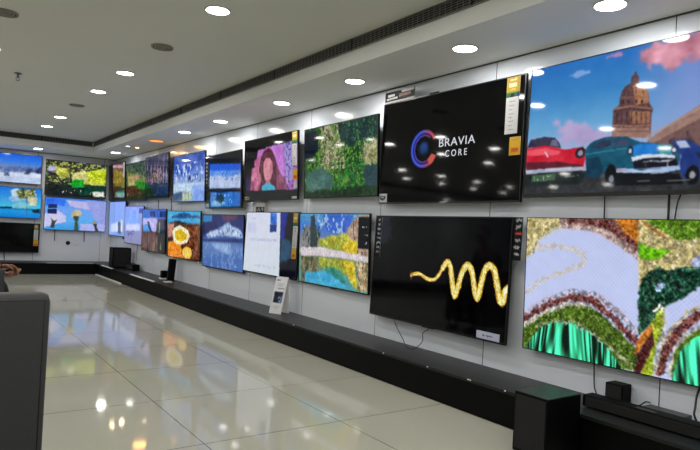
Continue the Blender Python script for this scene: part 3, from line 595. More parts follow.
        ('p',(206,196,202),(6.0,8.0,6.0),[(24,495),(313,470),(631,495),(1048,539),(1050,611),(634,586),(316,594),(28,626)]),
        ('p',(112,110,80),(14.0,30.0,14.0),[(28,626),(316,608),(326,953),(38,1003)]),
        ('n',(60,74,66),(18.0,0.1,0.5),[(28,626),(316,608),(326,967),(38,1003)]),
        ('p',(150,158,60),(14.0,40.0,16.0),[(316,608),(661,609),(772,800),(584,803),(320,733)]),
        ('p',(206,184,50),(10.0,36.0,14.0),[(661,609),(819,616),(850,838),(878,984),(774,876)]),
        ('p',(40,124,110),(18.0,20.0,12.0),[(410,721),(638,743),(723,911),(503,950)]),
        ('p',(60,160,200),(14.0,16.0,10.0),[(101,848),(441,798),(696,916),(777,978),(357,989),(105,991)]),
        ('p',(176,156,120),(14.0,40.0,14.0),[(844,612),(1050,611),(1059,972),(878,984)]),
        ('n',(90,90,60),(20.0,0.1,0.6),[(844,612),(1050,611),(1059,972),(853,988)]),
        ('p',(10,12,16),(0.0,4.0,4.0),[(861,40),(1001,38),(1005,440),(865,441)]),
        ('n',(200,200,206),(50.0,0.22,0.3),[(898,257),(982,252),(983,271),(898,276)]),
        ('n',(200,200,206),(50.0,0.12,0.3),[(883,164),(992,160),(992,172),(883,177)]),
        ('n',(200,200,206),(50.0,0.1,0.3),[(900,356),(985,350),(985,381),(901,387)]),
    ],
    'Sl': [
        ('g',(),(0.0,30.0,34.0,90.0,380.0,40.0,60.0,130.0,560.0,90.0,124.0,180.0,1000.0,70.0,104.0,170.0),[]),
        ('p',(40,120,176),(6.0,10.0,6.0),[(0,17),(242,14),(245,126),(3,153)]),
        ('p',(90,56,84),(12.0,10.0,6.0),[(496,29),(868,-12),(825,93),(546,118)]),
        ('p',(30,34,86),(6.0,8.0,8.0),[(3,153),(348,142),(452,285),(90,380),(8,385)]),
        ('p',(176,196,224),(14.0,26.0,12.0),[(90,380),(300,293),(451,249),(642,133),(737,201),(873,230),(984,327),(985,395),(503,392),(146,452)]),
        ('n',(80,110,170),(14.0,0.1,0.6),[(90,380),(642,133),(984,327),(985,395),(146,452)]),
        ('p',(34,50,110),(4.0,8.0,8.0),[(10,481),(985,412),(987,480),(11,520)]),
        ('p',(130,160,206),(14.0,16.0,8.0),[(254,539),(697,521),(748,728),(510,682),(308,628)]),
        ('n',(110,140,196),(8.0,0.12,0.8),[(40,556),(987,497),(997,973),(49,998)]),
    ],
    'T': [
        ('g',(),(0.0,60.0,160.0,206.0,120.0,90.0,170.0,206.0,260.0,60.0,150.0,206.0,300.0,60.0,130.0,190.0,1000.0,60.0,30.0,14.0),[]),
        ('p',(40,70,120),(12.0,16.0,8.0),[(149,114),(520,24),(756,82),(978,98),(979,138),(151,157)]),
        ('p',(50,40,44),(12.0,20.0,12.0),[(24,291),(281,197),(985,295),(1011,999),(20,992)]),
        ('p',(112,56,26),(14.0,36.0,16.0),[(286,324),(983,256),(1011,999),(53,989)]),
        ('n',(40,22,16),(16.0,0.1,1.0),[(286,324),(983,256),(1011,999),(53,989)]),
        ('n',(180,110,70),(20.0,0.2,1.0),[(649,309),(985,295),(1007,882),(673,919)]),
        ('p',(190,130,110),(16.0,24.0,12.0),[(24,291),(219,241),(231,541),(37,597)]),
        ('p',(224,150,40),(12.0,36.0,14.0),[(41,684),(360,617),(491,815),(436,967),(52,967)]),
        ('n',(250,110,40),(20.0,0.1,0.6),[(41,684),(360,617),(491,815),(436,967),(52,967)]),
        ('p',(236,230,190),(3.0,8.0,8.0),[(163,459),(224,370),(409,298),(652,390),(715,509),(634,658),(426,716),(236,669)]),
        ('p',(226,190,40),(4.0,24.0,14.0),[(259,453),(413,382),(626,474),(630,576),(454,651),(298,621)]),
        ('n',(176,120,10),(30.0,0.15,1.0),[(259,453),(413,382),(626,474),(630,576),(454,651),(298,621)]),
        ('e',(236,190,70),(),[(642,862),(785,847),(646,984)]),
        ('n',(250,220,120),(30.0,0.1,1.0),[(520,791),(753,769),(761,970),(528,998)]),
        ('p',(226,130,40),(8.0,30.0,14.0),[(51,945),(494,898),(558,994),(54,1010)]),
    ],
    'Ub': [
        ('g',(),(0.0,70.0,100.0,180.0,200.0,60.0,96.0,190.0,300.0,120.0,110.0,160.0,420.0,100.0,70.0,74.0,1000.0,84.0,60.0,52.0),[]),
        ('p',(28,40,100),(2.0,6.0,8.0),[(333,47),(545,46),(554,185),(343,188)]),
        ('p',(24,40,104),(2.0,6.0,8.0),[(748,46),(1018,45),(1027,177),(757,181)]),
        ('p',(176,172,226),(10.0,10.0,8.0),[(33,218),(638,206),(618,528),(408,515),(267,356),(46,412)]),
        ('p',(80,150,226),(10.0,14.0,8.0),[(46,412),(223,357),(365,517),(55,533)]),
        ('p',(40,34,80),(4.0,8.0,10.0),[(220,310),(306,284),(452,536),(367,541)]),
        ('n',(50,30,34),(8.0,0.1,0.15),[(12,584),(701,546),(690,1002),(41,995)]),
        ('n',(130,100,90),(10.0,0.15,0.15),[(12,584),(701,546),(690,1002),(41,995)]),
        ('p',(30,28,30),(2.0,16.0,10.0),[(680,228),(1029,220),(1003,992),(690,1002)]),
        ('n',(110,130,90),(8.0,0.1,0.15),[(724,295),(920,289),(883,915),(726,930)]),
    ],
    'V': [
        ('g',(),(0.0,120.0,140.0,210.0,400.0,146.0,160.0,220.0,1000.0,130.0,130.0,172.0),[]),
        ('p',(130,160,240),(14.0,12.0,6.0),[(71,-4),(810,52),(827,457),(93,483)]),
        ('p',(200,206,244),(14.0,10.0,6.0),[(93,483),(827,457),(834,634),(100,645)]),
        ('n',(50,60,120),(14.0,0.12,0.8),[(101,672),(551,623),(511,807),(159,804)]),
        ('p',(60,70,150),(4.0,8.0,6.0),[(764,52),(1078,53),(1040,202),(769,179)]),
    ],
    'X': [
        ('g',(),(0.0,130.0,160.0,234.0,1000.0,120.0,160.0,230.0),[]),
        ('p',(200,210,240),(14.0,10.0,6.0),[(142,666),(571,594),(655,878),(99,909)]),
        ('p',(60,80,120),(10.0,14.0,8.0),[(571,594),(808,615),(777,929),(599,910)]),
        ('p',(214,214,200),(6.0,10.0,6.0),[(743,531),(858,528),(887,866),(772,872)]),
    ],
    'a': [
        ('g',(),(0.0,28.0,92.0,214.0,250.0,50.0,120.0,226.0,480.0,110.0,140.0,190.0,560.0,206.0,216.0,232.0,1000.0,196.0,208.0,230.0),[]),
        ('p',(96,116,170),(20.0,20.0,10.0),[(288,507),(619,410),(1002,442),(1006,582),(293,676)]),
        ('p',(70,84,128),(18.0,20.0,12.0),[(358,664),(424,652),(462,782),(362,799)]),
        ('p',(50,64,104),(14.0,16.0,12.0),[(695,672),(792,446),(863,503),(765,695)]),
        ('p',(40,54,100),(14.0,16.0,12.0),[(865,572),(999,337),(1007,617),(937,629)]),
        ('n',(60,80,130),(24.0,0.2,0.5),[(287,473),(1001,407),(1007,617),(293,676)]),
        ('p',(180,196,226),(14.0,8.0,6.0),[(296,810),(1011,757),(1017,967),(303,1047)]),
    ],
    'b': [
        ('g',(),(0.0,20.0,110.0,216.0,350.0,60.0,150.0,222.0,660.0,70.0,190.0,220.0,700.0,30.0,120.0,170.0,780.0,30.0,150.0,222.0,1000.0,20.0,120.0,206.0),[]),
        ('p',(150,190,226),(24.0,14.0,8.0),[(427,376),(554,164),(691,210),(731,402),(497,496)]),
        ('p',(200,216,230),(20.0,14.0,8.0),[(452,113),(584,29),(626,285),(491,302)]),
        ('p',(120,190,206),(18.0,14.0,8.0),[(501,626),(631,447),(804,525),(773,660),(503,691)]),
        ('p',(90,100,50),(24.0,40.0,16.0),[(554,164),(651,20),(755,70),(856,-10),(897,183),(832,323),(729,337),(629,382)]),
        ('n',(196,190,120),(20.0,0.08,1.0),[(586,94),(893,51),(940,442),(733,468)]),
        ('p',(30,60,40),(16.0,16.0,14.0),[(651,20),(685,15),(710,274),(659,280)]),
        ('p',(206,206,170),(16.0,20.0,14.0),[(744,269),(919,312),(927,577),(806,591)]),
        ('l',(90,80,60),(14.0,6.0,10.0,10.0),[(744,269),(754,860)]),
        ('p',(30,40,70),(8.0,10.0,12.0),[(844,718),(982,670),(987,819),(865,815)]),
        ('p',(20,60,100),(6.0,8.0,8.0),[(304,665),(502,652),(504,707),(306,729)]),
    ],
    'c': [
        ('g',(),(0.0,9.0,9.0,10.0,1000.0,7.0,7.0,8.0),[]),
    ],
    'd': [
        ('g',(),(0.0,38.0,50.0,34.0,400.0,86.0,100.0,44.0,700.0,34.0,50.0,36.0,1000.0,20.0,26.0,24.0),[]),
        ('n',(160,166,90),(12.0,0.02,1.0),[(-4,31),(991,-3),(994,617),(2,702)]),
        ('n',(30,36,30),(12.0,0.06,1.0),[(-4,31),(991,-3),(992,558),(2,702)]),
        ('p',(168,170,206),(4.0,8.0,6.0),[(32,193),(157,171),(176,281),(37,333)]),
        ('p',(20,22,20),(4.0,8.0,8.0),[(21,335),(176,281),(196,419),(25,447)]),
        ('p',(184,186,76),(18.0,40.0,16.0),[(157,171),(316,201),(388,417),(230,499),(164,396)]),
        ('p',(206,200,130),(18.0,36.0,16.0),[(418,355),(610,208),(750,418),(623,612),(424,526)]),
        ('p',(190,206,40),(14.0,40.0,14.0),[(644,261),(977,88),(992,558),(722,597)]),
        ('p',(200,206,90),(10.0,20.0,14.0),[(620,525),(957,534),(960,622),(623,612)]),
        ('p',(30,160,46),(14.0,20.0,14.0),[(379,647),(487,488),(619,496),(627,727),(431,754)]),
        ('n',(24,30,28),(10.0,0.0,1.0),[(-3,535),(422,469),(439,983),(11,981)]),
        ('p',(12,56,46),(12.0,14.0,12.0),[(496,745),(960,622),(970,915),(569,966)]),
        ('n',(90,96,110),(14.0,0.2,1.0),[(635,-28),(973,-30),(981,205),(642,203)]),
        ('p',(226,226,216),(14.0,20.0,12.0),[(763,825),(966,798),(988,942),(802,966)]),
        ('n',(220,200,190),(18.0,0.22,0.4),[(242,837),(761,767),(733,916),(246,979)]),
    ],
    'e': [
        ('g',(),(0.0,60.0,130.0,230.0,350.0,110.0,160.0,240.0,700.0,90.0,170.0,236.0,1000.0,60.0,150.0,220.0),[]),
        ('p',(50,110,230),(14.0,14.0,6.0),[(11,12),(326,31),(300,251),(173,205),(20,285)]),
        ('p',(190,184,230),(14.0,8.0,6.0),[(327,62),(718,74),(991,167),(895,371),(626,306),(396,239)]),
        ('p',(196,196,236),(12.0,6.0,6.0),[(-4,531),(209,385),(341,556),(347,742),(191,818),(-7,958)]),
        ('p',(170,176,232),(10.0,6.0,6.0),[(575,783),(1009,744),(1000,1002),(581,1003)]),
        ('p',(150,160,226),(16.0,8.0,6.0),[(650,19),(988,39),(1011,808),(802,635)]),
        ('p',(30,44,96),(2.0,6.0,8.0),[(56,220),(188,203),(192,326),(52,342)]),
        ('p',(24,36,80),(2.0,6.0,8.0),[(45,367),(186,351),(191,498),(49,513)]),
        ('p',(190,180,150),(20.0,24.0,14.0),[(418,455),(495,321),(561,345),(598,467),(535,567),(438,577)]),
        ('p',(60,80,60),(8.0,14.0,14.0),[(453,545),(551,534),(540,724),(556,989),(483,995),(491,728)]),
        ('p',(60,70,60),(6.0,14.0,14.0),[(108,642),(157,729),(210,662),(174,789),(163,943),(101,948),(120,763)]),
        ('p',(206,206,180),(10.0,10.0,14.0),[(138,608),(185,634),(172,697),(124,671)]),
        ('p',(150,150,140),(14.0,14.0,14.0),[(754,704),(837,664),(873,756),(807,794)]),
        ('p',(50,60,60),(6.0,14.0,14.0),[(783,764),(856,758),(860,885),(894,994),(830,999),(819,857)]),
    ],
}

# ------------------------------------------------------------------ the room
TH = .12
struct(MB().box(LXW, WX, FY, BY, -TH, 0).build('floor', M['floor']))
struct(MB().box(LXW, WX, FY, BY, ZC, ZC+TH).build('ceiling', M['ceil']))
struct(MB().box(WX, WX+TH, FY-TH, BY+TH, -TH, ZC+TH).build('wall_right', M['wall']))
struct(MB().box(LXW-TH, WX, BY, BY+TH, -TH, ZC+TH).build('wall_back', M['wallb']))
struct(MB().box(LXW-TH, LXW, FY-TH, BY, -TH, ZC+TH).build('wall_left', M['darkwall']))
struct(MB().box(LXW, WX, FY-TH, FY, -TH, ZC+TH).build('wall_front', M['darkwall']))
# bulkhead running along the right and the back wall (an L in plan)
struct(MB().prism([(SX, FY), (WX, FY), (WX, BY), (LXW, BY), (LXW, SY), (SX, SY)], ZS, ZC-.0005).build('trim_1', M['soff']))
# thin dark shadow joint between bulkhead and wall
struct(MB().box(WX-.006, WX-.0002, FY, BY-.002, ZS-.008, ZS-.0002).build('trim_2', M['slot']))
struct(MB().box(LXW, WX-.008, BY-.006, BY-.0002, ZS-.008, ZS-.0002).build('trim_3', M['slot']))

# linear air grilles set in the face of the bulkhead
def air_grille(along, a0, a1, label, group):
    root = empty('air_grille', (SX, (a0+a1)/2, 2.409) if along == 'y' else ((a0+a1)/2, SY, 2.409))
    tag(root, label, 'air grille', group)
    cx, cy = root.location.x, root.location.y; h0, h1 = 0, ZC-2.409-.003
    def put(mb, u0, u1, d0, d1, z0, z1):       # u along the run, d outwards from the face
        if along == 'y': mb.box(-d1, -d0, u0, u1, z0, z1)
        else: mb.box(u0, u1, -d1, -d0, z0, z1)
    L = (a1-a0)/2
    b = MB(); put(b, -L, L, .0004, .002, h0, h1); b.build('backing', M['dark'], root)
    f = MB(); put(f, -L, L, .002, .014, h0, h0+.006); put(f, -L, L, .002, .014, h1-.004, h1); f.build('frame', M['louver'], root)
    s = MB()
    for k in range(1, 6): z = h0+(h1-h0)*k/6; put(s, -L, L, .006, .011, z-.0016, z+.0016)
    n = int((a1-a0)/.05)
    for k in range(n): u = -L+(k+.5)*.05; put(s, u-.002, u+.002, .003, .006, h0+.006, h1-.004)
    s.build('louvers', M['louver'], root)
    k = -L+.6
    while k < L:
        j = MB(); put(j, k-.006, k+.006, .002, .0135, h0, h1); j.build('joint_bar', M['dark'], root); k += 1.2
air_grille('y', FY+.05, SY-.02, 'long slotted black air grille above the right wall of televisions', None)
air_grille('x', LXW+.05, SX-.02, 'slotted black air grille above the back wall of televisions', None)

# downlights
def make_lamp(name, r, label, cat, group, glow, power, color):
    root = empty(name); tag(root, label, cat, group)
    MB().ring((0, 0, 0), r, r+.012, -.007, 0).build('rim', M['rim'], root, True)
    MB().cyl((0, 0, -.003), r, .005, 36).build('diffuser', glow, root)
    ld = bpy.data.lights.new('downlight', 'AREA'); ld.shape = 'DISK'; ld.size = 2*r*.96; ld.energy = power; ld.color = color
    lo = bpy.data.objects.new('downlight', ld); COL.objects.link(lo); lo.parent = root; lo.location = (0, 0, -.0075)
    return root
lampc = make_lamp('ceiling_light', .075, 'x', 'ceiling light', 'round white downlights', M['glow'], LAMP_W, (1, .98, .94))
used = False
soft_light = next(c for c in bpy.data.objects if c.parent == lampc and c.type == 'LIGHT').data.copy(); soft_light.energy = LAMP_S
def lamp(x, y, z, label, grp):
    global used
    if z == ZS: lp = LAMP_S
    else: lp = None
    o = copy_tree(lampc) if used else lampc; used = True
    o.location = (x, y, z); o['label'] = label; o['group'] = grp
    if lp:
        for ch in bpy.data.objects:
            if ch.parent == o and ch.type == 'LIGHT': ch.data = soft_light
GS, GC = 'round downlights in the bulkhead', 'round downlights in the main ceiling'
for y, l in [(1.76, 'round white downlight nearest the picture of old cars, largest in the bulkhead'),
             (2.77, 'round white downlight above the right half of the black screen with the ring logo'),
             (3.99, 'round white downlight in the bulkhead above the green garden picture'),
             (5.21, 'round white downlight in the bulkhead above the red-haired woman picture'),
             (6.7, 'round white downlight in the bulkhead above the two-picture snow and palm screen'),
             (7.9, 'round white downlight in the bulkhead, next one in front of the amber lamp'),
             (11.45, 'round white downlight in the bulkhead near the far right corner')]:
    lamp(2.8, y, ZS, l, GS)
lamp(1.65, 12.29, ZS, 'round white downlight above the left edge of the back wall televisions', GS)
for y, l in [(3.81, 'round white downlight at top, largest in the main ceiling'),
             (6.06, 'round white downlight in the main ceiling just beyond the nearer round vent'),
             (7.17, 'round white downlight in the main ceiling before the far round vent'),
             (9.47, 'round white downlight in the main ceiling just beyond the far round vent'),
             (10.61, 'round white downlight in the main ceiling nearest the back wall grille')]:
    lamp(1.53, y, ZC, l, GC)
GM = 'round white downlights deeper in the shop'
LM = 'round white downlight out of view, mirrored in the black screens or added for light'
for k in range(1, 8):
    for y in (3.81, 6.06, 7.17, 9.47, 10.61):
        lamp(1.53-1.13*k, y, ZC, LM, GM)
for x in (1.53, .4, -.73, -1.86):  # near-camera rows out of view, added to brighten the near wall and floor
    for y in (-1.8, -.65, .46, 1.6, 2.7):
        if not (x < 0 and y > 1): lamp(x, y, ZC, LM, GM)
for x in (1.53, -.73, -3., -5.3): lamp(x, -2.9, ZC, LM, GM)
for x in (-3.5, -5.8):
    for y in (-.65, 1.6): lamp(x, y, ZC, LM, GM)
for y in (.6, -.6, -2.): lamp(2.8, y, ZS, LM, GM)
for x in (-1., -3.4, -6.): lamp(x, 12.29, ZS, LM, GM)
am = make_lamp('amber_ceiling_light', .1, 'round amber glowing downlight in the bulkhead', 'ceiling light', None, M['amber'], 2.2, (1, .5, .12))
am.location = (2.82, 9.15, ZS)
M['warm'] = mat('warm_diffuser', (255, 220, 180), .5, emit=(255, 215, 160), es=9)
for x, y, l in [(2.69, 10.24, 'small warm spotlight beyond the amber lamp, left of the pair'), (2.855, 10.29, 'small warm spotlight beyond the amber lamp, right of the pair')]:
    w = make_lamp('spotlight', .035, l, 'ceiling light', 'pair of small warm spotlights', M['warm'], 1.2, (1, .72, .4)); w.location = (x, y, ZS)
# round ceiling vents
def vent(x, y, l):
    root = empty('ceiling_vent', (x, y, ZC)); tag(root, l, 'vent', None)
    v = MB()
    for r in (.088, .062, .036): v.ring((0, 0, 0), r-.012, r, -.012, 0)
    v.build('ring_louvers', M['vent'], root, False)
    MB().cyl((0, 0, -.002), .078, .003, 32).build('backing', M['slot'], root)
    MB().cyl((0, 0, -.008), .012, .014, 20).build('hub', M['vent'], root)
vent(1.52, 4.92, 'round ceiling vent beside the largest ceiling downlight')
vent(.40, 4.93, 'round ceiling vent cut by the top left edge of the picture')
vent(1.52, 8.27, 'small far round ceiling vent between two downlights')
# sprinkler
sp = empty('fire_sprinkler', (.71, 6.94, ZC)); tag(sp, 'small metal fire sprinkler head hanging from the ceiling at left', 'sprinkler')
MB().cyl((0, 0, -.004), .04, .008, 24, .03).build('escutcheon', M['steel'], sp)
MB().cyl((0, 0, -.028), .012, .042, 12).build('body', M['steel'], sp)
MB().tube([(-.014, 0, -.04), (-.018, 0, -.055), (-.006, 0, -.072), (.006, 0, -.072), (.018, 0, -.055), (.014, 0, -.04)], .003).build('yoke', M['steel'], sp)
MB().cyl((0, 0, -.076), .02, .003, 16).build('deflector', M['steel'], sp)

# ------------------------------------------------------------------ display platform
pf = empty('display_platform', (PX, PY, 0)); tag(pf, 'low black display platform running along the right and back walls', 'platform')
def loc(pts): return [(x-PX, y-PY) for x, y in pts]
MB().prism(loc([(PX+.012, FY+.01), (WX-.001, FY+.01), (WX-.001, BY-.001), (LXW+.01, BY-.001), (LXW+.01, PY+.012), (PX+.012, PY+.012)]), .001, PZ-.018).build('plinth', M['plat'], pf)
MB().prism(loc([(PX, FY+.01), (WX-.001, FY+.01), (WX-.001, BY-.001), (LXW+.01, BY-.001), (LXW+.01, PY), (PX, PY)]), PZ-.018, PZ).build('platform_top', M['plat_top'], pf)
def strip(x0, x1, y0, y1, z0, z1):
    MB().box(x0-PX, x1-PX, y0-PY, y1-PY, z0, z1, .0008).build('edge_strip', M['edge'], pf)  # metal edging; its bright reflection is put into the pale colour
strip(PX-.004, PX+.03, 8.75, 10.0, PZ-.012, PZ+.0015)
strip(PX-.004, PX+.03, 11.1, 11.95, PZ-.012, PZ+.0015)
strip(1.9, 2.72, PY-.004, PY+.02, PZ-.003, PZ+.0015)
strip(PX-.01, PX, 10.45, 12.28, .001, .018)
rnd = random.Random(4)
for y, l in ((2.93, .016), (2.55, .03), (2.28, .012), (3.4, .012), (4.7, .015)):
    MB().box(-.0016, .003, y-PY, y-PY+l, PZ-.006, PZ+.0006).build('chipped_edge', M['edge'], pf)

# ------------------------------------------------------------------ televisions
def lab(tv, name, w, h, u0, v0, u1, v1, ops, nx, ny, y=-.0035, label=None, m='print', seed=3):
    """a printed label stuck on a set; u,v are fractions of the panel from its top left"""
    x0, x1 = (u0-.5)*w, (u1-.5)*w; z1, z0 = h*(1-v0), h*(1-v1)
    o = picture_mesh(name, paint(ops, nx, ny, (x1-x0)/(z1-z0), seed, soft=0)*.88, x0, x1, z0, z1, y, M[m], tv)
    bk = MB().box(x0, x1, y+.0003, y+.0012, z0, z1).build('card', M['card'], o)
    if label: o['label'] = label
    return o
GRAIN = dict(G=.9, Q=.5, J=.6, K=.8, L=.8, d=.8, T=.8, M=.4, I=.5, a=.3, Wm=.45, Ub=.6, Sl=.35, b=.3, e=.2)
def tv(key, label, c, w, h, tilt, sw, wall='right', nx=150, grp=None, bez=.008, chin=.012, gap=None, name='television'):
    rz = R(-90-sw) if wall == 'right' else 0
    t = R(tilt)
    rot = Matrix.Rotation(rz, 4, 'Z') @ Matrix.Rotation(t, 4, 'X')
    base = Vector(c) - (rot @ Vector((0, 0, h/2)))
    root = empty(name, base); root.rotation_euler = rot.to_euler()
    tag(root, label, 'television', grp)
    g = (WX-c[0]) if wall == 'right' else (BY-c[1])
    MB().box(-w/2, w/2, .0015, .018, 0, h, .002).box(-w*.33, w*.33, .017, .032, .05, h*.62, .004).build('housing', M['house'], root)
    b = MB()
    b.box(-w/2, w/2, -.004, .002, h-bez, h); b.box(-w/2, w/2, -.004, .002, 0, chin)
    b.box(-w/2, -w/2+bez, -.004, .002, chin, h-bez); b.box(w/2-bez, w/2, -.004, .002, chin, h-bez)
    b.build('bezel', M['bezel'], root)
    ny = max(20, int(nx*h/w))
    C = paint(PICS[key], nx, ny, w/h, sum(map(ord, key)), soft=0 if key in 'OB' else 1, wf=60 if key == 'Pm' else 22, grain=GRAIN.get(key, 0))
    if key == 'B': C = logo(C, w, h)
    picture_mesh('screen', C, -w/2+bez*.5, w/2-bez*.5, chin*.5, h-bez*.5, -.001, M['screen'], root)
    k = MB(); d = g-.012-abs(math.sin(t))*.12-abs(math.sin(R(sw)))*.23
    k.box(-.2, -.16, .03, d, h*.38, h*.72); k.box(.16, .2, .03, d, h*.38, h*.72); k.box(-.22, .22, d-.008, d, h*.46, h*.64)
    k.build('wall_bracket', M['brk'], root)
    return root
def logo(C, w, h):
    r, c = C.shape[:2]
    U, V = np.meshgrid(np.linspace(0, 1, c), np.linspace(0, 1, r))
    x = (U-.354)*w; y = (V-.497)*h; rr = np.hypot(x, y); an = np.degrees(np.arctan2(-y, x))
    a = np.abs(an); t = np.clip((x+.05)/.15, 0, 1)[..., None]
    col = np.array([66, 92, 226])*(1-t)+np.array([206, 70, 84])*t
    ring = (rr > .118) & (rr < .15) & (a > 32); edge = np.clip(1-np.abs(rr-.134)/.016, 0, 1)[..., None]
    C = np.where(ring[..., None], col*(.45+.6*edge), C)
    rg2 = (rr > .098) & (rr < .112) & (a > 50)
    C = np.where(rg2[..., None], np.array([120, 40, 60])*t+np.array([70, 60, 170])*(1-t), C)
    pat = (rr > .098) & (rr < .15) & (an < -25) & (an > -60)
    C = np.where(pat[..., None], np.array([214, 96, 84])*.9, C)
    disc = np.exp(-(rr/.055)**4)[..., None]*np.clip(.6+(-y[..., None]*4), .3, 1.1)
    return C*(1-disc*.85)+np.array([44, 96, 190])*disc
GU, GL, GB = 'upper row of televisions on the right wall', 'lower row of televisions on the right wall', 'televisions on the back wall'
tH = tv('H', 'large television showing vintage cars before a domed building, upper row nearest', (3.1, 1.759, 1.756), 1.46, .818, -1.8, 1.2, nx=340, grp=GU, bez=.005, chin=.022)
tB = tv('B', 'large black television showing a red and blue ring logo with BRAVIA CORE lettering', (3.092, 3.229, 1.733), 1.447, .829, -.5, -.3, nx=240, grp=GU)
tG = tv('G', 'television showing a lush green garden and pond, upper row', (3.072, 4.58, 1.725), 1.23, .69, 2.9, 1.2, nx=200, grp=GU)
tW = tv('Wm', 'television showing a red-haired woman against pink and violet, upper row', (3.059, 5.896, 1.724), 1.246, .704, 3.1, .3, nx=170, grp=GU)
tM = tv('M', 'television split into a snowy mountain above and a palm beach below', (3.08, 7.204, 1.64), 1.236, .699, 3.6, 2.2, nx=140, grp=GU)
tI = tv('I', 'television showing pale blue ice and snow slopes under grey cloud', (3.09, 8.449, 1.733), 1.236, .697, 2.1, -.4, nx=130, grp=GU)
tJ = tv('J', 'television showing a dark purple misty forest, upper row beside the ice picture', (3.06, 9.834, 1.81), 1.232, .711, 2.5, .5, nx=120, grp=GU)
tK = tv('K', 'television showing a dim green and brown swamp, upper row', (3.085, 11.089, 1.782), 1.232, .692, 3.0, -.1, nx=110, grp=GU)
tL = tv('L', 'farthest television of the upper row on the right wall, brown rock picture with yellow tag', (3.061, 12.32, 1.825), 1.2, .717, 2.6, 0, nx=90, grp=GU)
tP = tv('Pm', 'large television showing a mosaic close-up of parrot-like green and maroon feathers', (3.109, 1.705, .813), 1.46, .818, 1.1, -1.5, nx=380, grp=GL, bez=.004, chin=.005)
tO = tv('O', 'large black television showing a glowing golden coil, lower row', (3.086, 3.274, .811), 1.462, .824, -1.5, 1.0, nx=320, grp=GL)
tQ = tv('Q', 'television showing an autumn lake with yellow trees mirrored in water', (3.1, 4.655, .892), 1.205, .693, 1.9, 1.3, nx=200, grp=GL)
tR = tv('Rw', 'television showing a white text page, lower row above the white standing card', (3.104, 5.885, .9), 1.228, .695, -.9, -.1, nx=170, grp=GL)
tS = tv('Sl', 'television showing a deep blue icy lake with a white mountain', (3.096, 7.154, .863), 1.234, .697, 2.4, -.9, nx=150, grp=GL)
tT = tv('T', 'television showing pasta and a bowl of yellow dip, lower row', (3.087, 8.544, .905), 1.236, .7, 1.7, -2.3, nx=140, grp=GL)
tU = tv('Ub', 'television showing brown timber under blue sky, lower row left of the pasta picture', (3.079, 9.9, .93), 1.228, .706, 1.1, -.3, nx=130, grp=GL)
tV = tv('V', 'television showing a pale violet sky, lower row behind the black box on the platform', (3.103, 11.125, .994), 1.2, .691, 1.9, 0, nx=110, grp=GL)
tX = tv('X', 'farthest television of the lower row on the right wall, pale blue picture', (3.11, 12.33, 1.096), 1.19, .68, .8, 0, nx=90, grp=GL)
YB = BY-.1
def back(key, x0, x1, z0, z1, label, nx):
    return tv(key, label, ((x0+x1)/2, YB, (z0+z1)/2), x1-x0, z1-z0, 0, 0, wall='back', nx=nx, grp=GB, chin=.008)
back('a', .83, 1.808, 1.668, 2.215, 'television with a blue sky over a snow field, top left on the back wall', 120)
back('b', .851, 1.834, 1.014, 1.592, 'television with a palm tree and turquoise lagoon, middle left on the back wall', 120)
tc_ = back('c', .851, 1.834, .366, .923, 'switched-off black television at the bottom left of the back wall', 40)
back('d', 1.874, 2.999, 1.485, 2.174, 'television showing a yellow-green garden with white flowers on the back wall', 150)
back('e', 1.894, 3.024, .817, 1.45, 'television showing three spiky-crowned plants against blue sky on the back wall', 150)

# lettering and badges on the sets
def U(w, u): return (u-.5)*w
text_mesh('lettering', 'BRAVIA', .086, U(1.447, .470), -.0022, .829*(1-.497), M['logo'], tB, width=.355, space=1.1)
text_mesh('lettering', 'CORE', .068, U(1.447, .518), -.0022, .829*(1-.590), M['logo'], tB, width=.215, space=1.5)
text_mesh('badge', 'SONY', .02, U(1.447, .5), -.0052, .0, M['chrome'], tB, width=.075)
# yellow / white / orange labels at the right edge of the ring-logo set
YEL = [('g', (), (0, 190, 158, 70, 760, 196, 160, 40, 780, 60, 130, 70, 1000, 40, 96, 70), []),
       ('p', (240, 226, 150), (4, 0, 9), [(250, 130), (780, 110), (780, 200), (250, 220)]),
       ('p', (246, 236, 180), (8, 0, 9), [(180, 340), (760, 320), (760, 500), (180, 520)]),
       ('p', (236, 206, 90), (4, 0, 9), [(250, 620), (700, 610), (700, 660), (250, 670)]),
       ('p', (24, 40, 40), (6, 0, 9), [(350, 820), (600, 820), (600, 1000), (350, 1000)]),
       ('p', (30, 70, 110), (6, 0, 9), [(760, 780), (1000, 780), (1000, 1000), (760, 1000)])]
def rows(n, col=(150, 150, 150), x0=250, x1=750):
    return [('p', col, (3, 0, 9), [(x0, int(60+880*(k+.5)/n)-12), (x1-((k*97) % 200), int(60+880*(k+.5)/n)-12), (x1-((k*97) % 200), int(60+880*(k+.5)/n)+12), (x0, int(60+880*(k+.5)/n)+12)]) for k in range(n)]
WHT = [('g', (), (0, 214, 214, 214, 1000, 206, 206, 208), [])]+rows(8)
ORG = [('g', (), (0, 206, 170, 80, 300, 226, 176, 40, 1000, 214, 160, 30), []),
       ('p', (196, 90, 30), (8, 0, 9), [(200, 620), (850, 600), (850, 820), (200, 840)])]+rows(4, (190, 140, 40))
lab(tB, 'price_label', 1.447, .829, .893, .004, .968, .168, YEL, 14, 26, label='yellow and green label')
lab(tB, 'price_label', 1.447, .829, .893, .170, .964, .46, WHT, 14, 44, label='long white label')
lab(tB, 'price_label', 1.447, .829, .925, .487, .987, .632, ORG, 14, 24, label='orange label')
